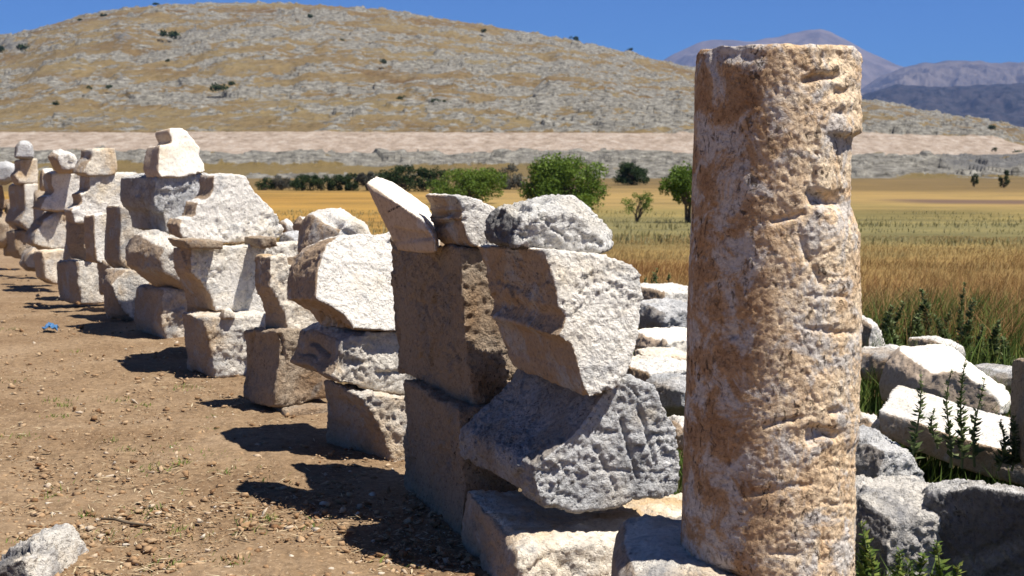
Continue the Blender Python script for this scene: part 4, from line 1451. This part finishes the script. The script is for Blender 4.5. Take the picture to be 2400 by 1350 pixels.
tree('round_tree', 'broad bright green tree rising above the moulded fragment and grey boulder', 1222, 1428, 370, 492, 'tree', 0.05, 64, 300, 0.14)
tree('round_tree', 'low wide green tree behind the gap between the two fragments', 1008, 1192, 396, 478, 'tree', 0.04, 56, 280, 0.15)
tree('round_tree', 'green tree with a visible trunk partly hidden by the column', 1545, 1680, 393, 522, 'tree', 0.30, 34, 190, 0.13)
tree('small_tree', 'small spindly tree standing alone in the grassy plain', 1453, 1532, 454, 520, 'tree', 0.30, 20, 120, 0.13)
tree('dark_shrub', 'round dark shrub alone at the far edge of the golden stubble', 1446, 1516, 388, 434, 'dark', 0.02, 44, 230, 0.18, cat='shrub')
tree('grey_shrub', 'greyish shrub between the two broad green trees', 1160, 1228, 394, 444, 'grey', 0.05, 20, 140, 0.22, cat='shrub')
HG = 'dark shrubs in a line across the plain'
for i, (x0, x1, yt, yb, kd, lb) in enumerate((
        (600, 642, 418, 446, 'dark', 'small dark pointed shrub alone at the left end of the shrub line'),
        (640, 684, 414, 446, 'grey', 'pale greyish leafless shrub in the shrub line'),
        (684, 732, 412, 447, 'dark', 'dark shrub, second dark one from the left in the shrub line'),
        (730, 776, 414, 447, 'dark', 'dark shrub, third dark one from the left in the shrub line'),
        (770, 812, 414, 447, 'dark', 'dark shrub, fourth dark one from the left in the shrub line'),
        (806, 846, 412, 447, 'dark', 'dark shrub, fifth dark one from the left in the shrub line'),
        (840, 880, 408, 447, 'grey', 'grey green shrub in the line just left of the beak-shaped fragment'),
        (862, 914, 402, 446, 'dark', 'dark shrub, sixth dark one from the left in the shrub line'),
        (908, 984, 396, 448, 'dark', 'largest dark shrub of the line, right above the beak-shaped fragment'),
        (976, 1048, 400, 448, 'dark', 'dark shrub touching the low wide green tree'))):
    tree('dark_shrub' if kd == 'dark' else 'grey_shrub', lb, x0, x1, yt, yb, kd, 0.02, 24, 170, 0.22, group=HG, cat='shrub', stems=4)
for px, yt, yb, w, lb in ((2283, 408, 438, 20, 'slim dark sapling at the far edge of the stubble'), (2352, 400, 440, 26, 'broader dark sapling below the dark rocks')):
    tree('sapling', lb, px - w / 2, px + w / 2, yt, yb, 'dark', 0.1, 10, 90, 0.24, cat='sapling', stems=3)

#HILL
HC = [(-900, 330), (-500, 250), (-300, 190), (0, 92), (110, 60), (200, 38), (300, 20), (400, 10), (500, 5), (600, 5), (700, 8), (800, 14), (900, 20), (1000, 35), (1100, 50), (1200, 66), (1300, 84), (1400, 105), (1500, 127), (1600, 150), (1700, 172), (1850, 200), (2000, 224), (2200, 260), (2400, 292), (2600, 320), (3000, 350), (3400, 366)]
R_A, R_B, R_C, R_D, R_E = 245., 300., 332., 345., 900.


def hill_py(px, r):
    """photo row of the bare slope at azimuth column px and distance r"""
    crest = np.interp(px, [a for a, _ in HC], [b for _, b in HC])
    crest = crest + 9
    low0 = np.full_like(px, 418.0)
    low1 = np.interp(px, [0, 400, 900, 1700, 2010, 2230, 2400, 2700], [345, 352, 358, 356, 362, 366, 355, 350])
    top = np.interp(px, [0, 700, 1650, 2010, 2200, 2320, 2400, 2700], [311, 310, 314, 312, 318, 324, 344, 350])
    top = np.maximum(top, crest + 4)
    low1 = np.maximum(low1, top + 4)
    o = np.where(r < R_B, low0 + (low1 - low0) * np.clip((r - R_A) / (R_B - R_A), 0, 1),
                 np.where(r < R_C, low1 + (top - low1) * np.clip((r - R_B) / (R_C - R_B), 0, 1), top))
    t = np.clip((r - R_D) / (R_E - R_D), 0, 1)
    g = 1 - (1 - t) ** 1.7
    return np.where(r > R_D, top + (crest - top) * g, o)


def hill_z(px, r):
    return CAMZ + (370 - hill_py(px, r)) / F * r


def build_hill():
    cols = np.concatenate([np.linspace(-900, -60, 60)[:-1], np.linspace(-60, 2460, 1150), np.linspace(2460, 3400, 60)[1:]])
    rr = np.concatenate([np.linspace(236, 300, 60), np.linspace(301, 345, 44), np.linspace(347, 560, 190), np.linspace(562, 905, 200), np.linspace(920, 1600, 30)])
    PX, RR = np.meshgrid(cols, rr, indexing='ij')
    PX, RR = PX.ravel(), RR.ravel()
    z = hill_z(PX, np.minimum(RR, R_E))
    z = np.where(RR > R_E, z - (RR - R_E) ** 1.5 * 0.012, z)
    k = (PX - 1200) / F
    x, y = k * RR, RR
    z = np.where(RR < R_A, np.minimum(z, -2 - (R_A - RR) * 0.05), z)
    p = np.stack([x, y, z], 1)
    # strata: outcrops follow beds dipping gently to the left
    bed = p @ np.array([-0.10, 0.05, 1.0])
    q = np.stack([x * 0.012, y * 0.014, bed * 0.10], 1)
    n1 = fbm(q * 1.6, 5, 101, 0.6)
    n2 = ridged(np.stack([x * 0.07, y * 0.05, bed * 0.28], 1), 4, 111)
    right = sstep(600, 1500, PX)
    rock = sstep(-0.15, 0.55, 1.1 * n1 + 0.95 * n2 - 0.62 + 0.18 * right * sstep(0.75, 0.2, (RR - R_D) / (R_E - R_D)))
    lowslope = (RR > R_A + 6) & (RR < R_B)
    lowrock = sstep(-0.1, 0.3, n2 + 0.4 * n1 + 0.25 + 0.35 * sstep(1300, 1900, PX) - 1.6 * sstep(R_A + 34, R_A + 20, RR) * sstep(1500, 1200, PX) - 1.2 * sstep(R_A + 8, R_A + 3, RR))
    rock = np.where(lowslope, lowrock, rock)
    cut = sstep(R_B - 6, R_B, RR + 12 * fbm(np.stack([x * 0.03, y * 0, x * 0], 1), 4, 7)) * (1 - sstep(R_C, R_C + 6, RR + 7 * fbm(np.stack([x * 0.04, y * 0, x * 0], 1), 4, 8)))
    rock = rock * (1 - cut)
    lump = ridged(np.stack([x * 0.16, y * 0.12, z * 0.3], 1), 3, 121)
    w2, w3 = worley(np.stack([x * 0.22, y * 0.16, z * 0.35], 1), 9)
    amp = np.where(RR < R_B, 1.5, 2.2)
    p3 = np.stack([x * 0.7 + 0.3 * z, y * 0.35, z * 0.6], 1)
    crag = 0.55 * facets(p3 / 9.0, 31) + 0.40 * facets(p3 / 4.2, 32) + 0.3 * facets(p3 / 2.2, 33)
    z = z + (0.10 + rock) * amp * 0.62 * (0.3 + 0.5 * lump + 0.85 * crag) * (RR > R_A + 3) * (RR < R_E + 5) * (1 - 0.85 * cut)
    big = sstep(0.15, 0.55, fbm(np.stack([x * 0.010, y * 0.010, bed * 0.05], 1), 3, 161)) * (RR > R_D + 25) * (RR < R_E - 25)
    z = z + big * (1.0 * facets(p3 / 6.0, 37) + 0.9 * facets(p3 / 12.0, 38))
    rock = np.maximum(rock, 0.8 * big)
    cave = np.exp(-((PX - 42) / 40) ** 2 - ((hill_py(PX, RR) - 106) / 9) ** 2) + 0.7 * np.exp(-((PX - 300) / 26) ** 2 - ((hill_py(PX, RR) - 98) / 6) ** 2) + 0.8 * np.exp(-((PX - 470) / 30) ** 2 - ((hill_py(PX, RR) - 74) / 7) ** 2) + 0.7 * np.exp(-((PX - 600) / 36) ** 2 - ((hill_py(PX, RR) - 48) / 6) ** 2)
    cave = cave * (RR < R_E - 10) * (RR > R_D)
    z = z + cave * (4.0 * facets(p3 / 8.0, 39) + 2.0)
    rock = np.maximum(rock, cave)
    # gullies running down the slope
    gul = ridged(np.stack([x * 0.018, y * 0.004, z * 0], 1), 3, 141)
    z = z - 3.0 * sstep(0.25, 0.7, gul) * sstep(0.02, 0.25, (RR - R_D) / (R_E - R_D)) * sstep(1.0, 0.8, (RR - R_D) / (R_E - R_D))
    z = z + 0.25 * cut * fbm(np.stack([x * 0.3, y * 0.3, z * 0], 1), 3, 5)
    me = np_mesh('hill', np.stack([x, y, z], 1), grid_faces(len(cols), len(rr)), True, {'rock': rock, 'cut': cut, 'low': sstep(R_B, R_B - 8, RR), 'dark': sstep(2180, 2260, PX + 40 * n1) * (RR < R_B) * (RR > R_A + 14) + 0.75 * sstep(0.35, 0.8, cave + 0.4 * n2)})
    m = NT('hillside')
    tc = m.n('ShaderNodeTexCoord')
    v = tc.outputs['Object']
    g1 = m.noise(v, 0.016, 6, 0.65)
    grass = m.ramp(g1, [(0.33, (0.120, 0.076, 0.035)), (0.45, (0.156, 0.110, 0.053)), (0.58, (0.184, 0.138, 0.069)), (0.7, (0.175, 0.140, 0.075))])
    mg = m.n('ShaderNodeMapping')
    mg.inputs['Scale'].default_value = (0.5, 0.09, 0.6)
    m.l(v, mg.inputs[0])
    grass = m.mix(1.0, grass, m.ramp(m.noise(mg.outputs[0], 1.0, 7, 0.75), [(0.32, (0.55, 0.54, 0.50)), (0.5, (1, 1, 1)), (0.68, (1.25, 1.24, 1.2))]), 'MULTIPLY')
    grass = m.mix(m.math('MULTIPLY', m.attr('low'), 0.7), grass, m.mix(m.noise(v, 0.09, 5, 0.7), (0.20, 0.135, 0.05), (0.12, 0.10, 0.04)))
    mp = m.n('ShaderNodeMapping')
    mp.inputs['Rotation'].default_value = (0, 0, R(8))
    mp.inputs['Scale'].default_value = (0.17, 0.055, 0.55)
    m.l(v, mp.inputs[0])
    fl = m.noise(mp.outputs[0], 1.0, 8, 0.74, 0.5)
    fl2 = m.noise(mp.outputs[0], 2.7, 6, 0.75, 0.3)
    rockc = m.ramp(fl2, [(0.33, (0.038, 0.035, 0.030)), (0.44, (0.128, 0.120, 0.103)), (0.54, (0.204, 0.193, 0.167)), (0.68, (0.332, 0.318, 0.280))])  # darkest tone paints crevice shadow into the rock colour
    rockc = m.mix(m.math('MULTIPLY', m.attr('dark'), 0.65), rockc, (0.10, 0.10, 0.105))
    f = m.step(m.math('ADD', m.math('MULTIPLY', m.attr('rock'), 0.50), m.math('MULTIPLY', m.math('SUBTRACT', fl, 0.5), 2.2)), 0.10, 0.26)
    c = m.mix(f, grass, rockc)
    cutc = m.ramp(m.noise(mp.outputs[0], 2.2, 8, 0.78), [(0.32, (0.180, 0.135, 0.095)), (0.5, (0.333, 0.266, 0.211)), (0.68, (0.468, 0.405, 0.347))])
    ce = m.step(m.math('ADD', m.attr('cut'), m.math('MULTIPLY', m.math('SUBTRACT', m.noise(mp.outputs[0], 0.35, 7, 0.7), 0.5), 1.3)), 0.40, 0.60)
    c = m.mix(ce, c, cutc)
    m.color(c)
    m.bump(m.math('MULTIPLY', m.noise(v, 0.5, 6, 0.7), 1.0), 0.7, 1.2)
    o = link('hill', me, m.m)
    o['kind'] = 'structure'


build_hill()


def hill_point(px, py):
    rs = np.linspace(R_D, R_E, 400)
    ys = hill_py(np.full(400, float(px)), rs)
    r = float(np.interp(-py, -ys, rs)) if ys[0] > ys[-1] else R_D
    return np.array([(px - 1200) / F * r, r, CAMZ + (370 - py) / F * r])


SB = 'dark bushes scattered over the hill'
ds = None
for i, (px, py, w, h) in enumerate(sorted(((15, 121, 26, 14), (66, 117, 24, 16), (410, 88, 34, 14), (520, 208, 30, 14), (546, 200, 16, 12), (400, 146, 10, 8), (265, 207, 14, 9), (137, 245, 16, 10), (806, 99, 9, 12), (1133, 77, 13, 10),
                                    (1348, 98, 16, 12), (900, 149, 14, 13), (940, 232, 14, 11), (1018, 240, 16, 11), (1040, 242, 10, 9), (1057, 245, 9, 8), (1278, 291, 18, 15), (1298, 296, 20, 10), (1475, 120, 10, 6), (2320, 306, 18, 9), (730, 44, 14, 8), (218, 208, 10, 8), (255, 42, 12, 6), (200, 52, 10, 6), (378, 16, 12, 6)))):
    q = hill_point(px, min(py, 300))
    W, Hh = w / F * q[1], h / F * q[1]
    cl = [(rng.normal(0, 0.27 * W), rng.normal(0, 0.27 * W), Hh * rng.uniform(0.2, 0.75), 0.3 * W, 0.34 * Hh) for _ in range(7)]
    V, Fc, T = crown_cloud(cl, 60, 0.16 * W, 1)
    o = link('hill_bush', np_mesh('hill_bush', V, Fc, False, {'tint': T}), ML['dark'], loc=q - np.array([0, 0, Hh * 0.35]))
    tag(o, 'tiny dark bush on the rocky hill, %s counting from the left' % ORD[i], 'bush', SB)
for px, py, w, h, lb in ((2330, 352, 10, 10, 'small dark bush on the pale road cut'), (2385, 370, 24, 26, 'dark bush among the dark rocks below the road cut')):
    q = P(px, py, 300)
    W, Hh = w / F * 300, h / F * 300
    cl = [(rng.normal(0, 0.25 * W), rng.normal(0, 0.25 * W), Hh * rng.uniform(0.2, 0.8), 0.3 * W, 0.3 * Hh) for _ in range(8)]
    V, Fc, T = crown_cloud(cl, 60, 0.16 * W, 1)
    o = link('hill_bush', np_mesh('hill_bush', V, Fc, False, {'tint': T}), ML['dark'], loc=q - np.array([0, 0, Hh * 0.3]))
    tag(o, lb, 'bush', SB)


# ---- mountains
def mountain(pts, r0, rc, base_py, colr, seed, rough, wid=0.5):
    cols = np.linspace(pts[0][0], pts[-1][0], 420)
    ts = np.concatenate([np.linspace(0, 1, 80), np.linspace(1.02, 1.5, 12)])
    PX, T = np.meshgrid(cols, ts, indexing='ij')
    PX, T = PX.ravel(), T.ravel()
    crest = np.interp(PX, [a for a, _ in pts], [b for _, b in pts])
    r = r0 + (rc - r0) * T
    py = base_py + (crest - base_py) * np.where(T < 1, T ** 0.8, 1)
    z = CAMZ + (370 - py) / F * r
    zc = CAMZ + (370 - crest) / F * rc
    z = np.where(T > 1, zc - (T - 1) * 2 * (zc + 50), z)
    x = (PX - 1200) / F * r
    hh = (370 - crest) / F * rc
    sc = 7.0 / (rc - r0)
    n = ridged(np.stack([x * sc, r * sc * 0.5, z * 0], 1), 5, seed)
    z = z + rough * n * (hh + 60) * np.sin(np.pi * np.clip(T, 0, 1)) * 0.6 + rough * 0.10 * hh * vnoise(np.stack([x * sc * 3, z * 0, z * 0], 1), seed + 3) * (T > 0.9)
    me = np_mesh('mountain', np.stack([x, r, z], 1), grid_faces(len(cols), len(ts)), True)
    m = NT('mountain_slope')
    tc = m.n('ShaderNodeTexCoord')
    nn = m.noise(tc.outputs['Object'], colr[2], 7, 0.7)
    m.color(m.ramp(nn, [(0.35, colr[0]), (0.62, colr[1])]))
    o = link('mountain', me, m.m)
    o['kind'] = 'structure'


mountain([(1380, 260), (1480, 180), (1560, 140), (1600, 118), (1640, 101), (1680, 97), (1720, 99), (1760, 101), (1800, 94), (1850, 82), (1890, 75), (1912, 72), (1940, 80), (1970, 95), (2010, 118), (2060, 140), (2110, 160), (2200, 190), (2400, 230), (2700, 260)],
         8000, 11000, 330, ((0.10, 0.085, 0.08), (0.19, 0.155, 0.14), 0.003), 5, 0.2)
mountain([(1900, 300), (2000, 215), (2060, 180), (2110, 160), (2160, 150), (2230, 145), (2250, 146), (2290, 147), (2330, 151), (2370, 149), (2400, 148), (2500, 150), (2700, 170), (3000, 200)],
         6800, 8600, 330, ((0.08, 0.07, 0.07), (0.16, 0.135, 0.12), 0.004), 15, 0.28)
mountain([(1850, 330), (1950, 262), (2020, 222), (2060, 210), (2095, 200), (2130, 203), (2180, 206), (2240, 203), (2300, 201), (2400, 197), (2600, 190), (3000, 200)],
         4200, 5600, 340, ((0.012, 0.014, 0.016), (0.055, 0.048, 0.05), 0.02), 25, 0.3)

#HAZE
def haze():
    x0, x1, y0, y1, z0, z1 = -9000., 9000., -1500., 14500., -320., 1500.
    V = [(x, y, z) for x in (x0, x1) for y in (y0, y1) for z in (z0, z1)]
    Fc = [[0, 1, 3, 2], [4, 6, 7, 5], [0, 4, 5, 1], [2, 3, 7, 6], [0, 2, 6, 4], [1, 5, 7, 3]]
    m = bpy.data.materials.new('air')
    m.use_nodes = True
    t = m.node_tree
    t.nodes.remove(t.nodes['Principled BSDF'])
    pv = t.nodes.new('ShaderNodeVolumePrincipled')
    pv.inputs['Color'].default_value = (0.22, 0.43, 1.0, 1)
    pv.inputs['Density'].default_value = 5.0e-5
    pv.inputs['Anisotropy'].default_value = 0.0
    t.links.new(pv.outputs[0], t.nodes['Material Output'].inputs['Volume'])
    o = link('haze', np_mesh('haze', V, Fc), m)
    o['kind'] = 'stuff'


haze()
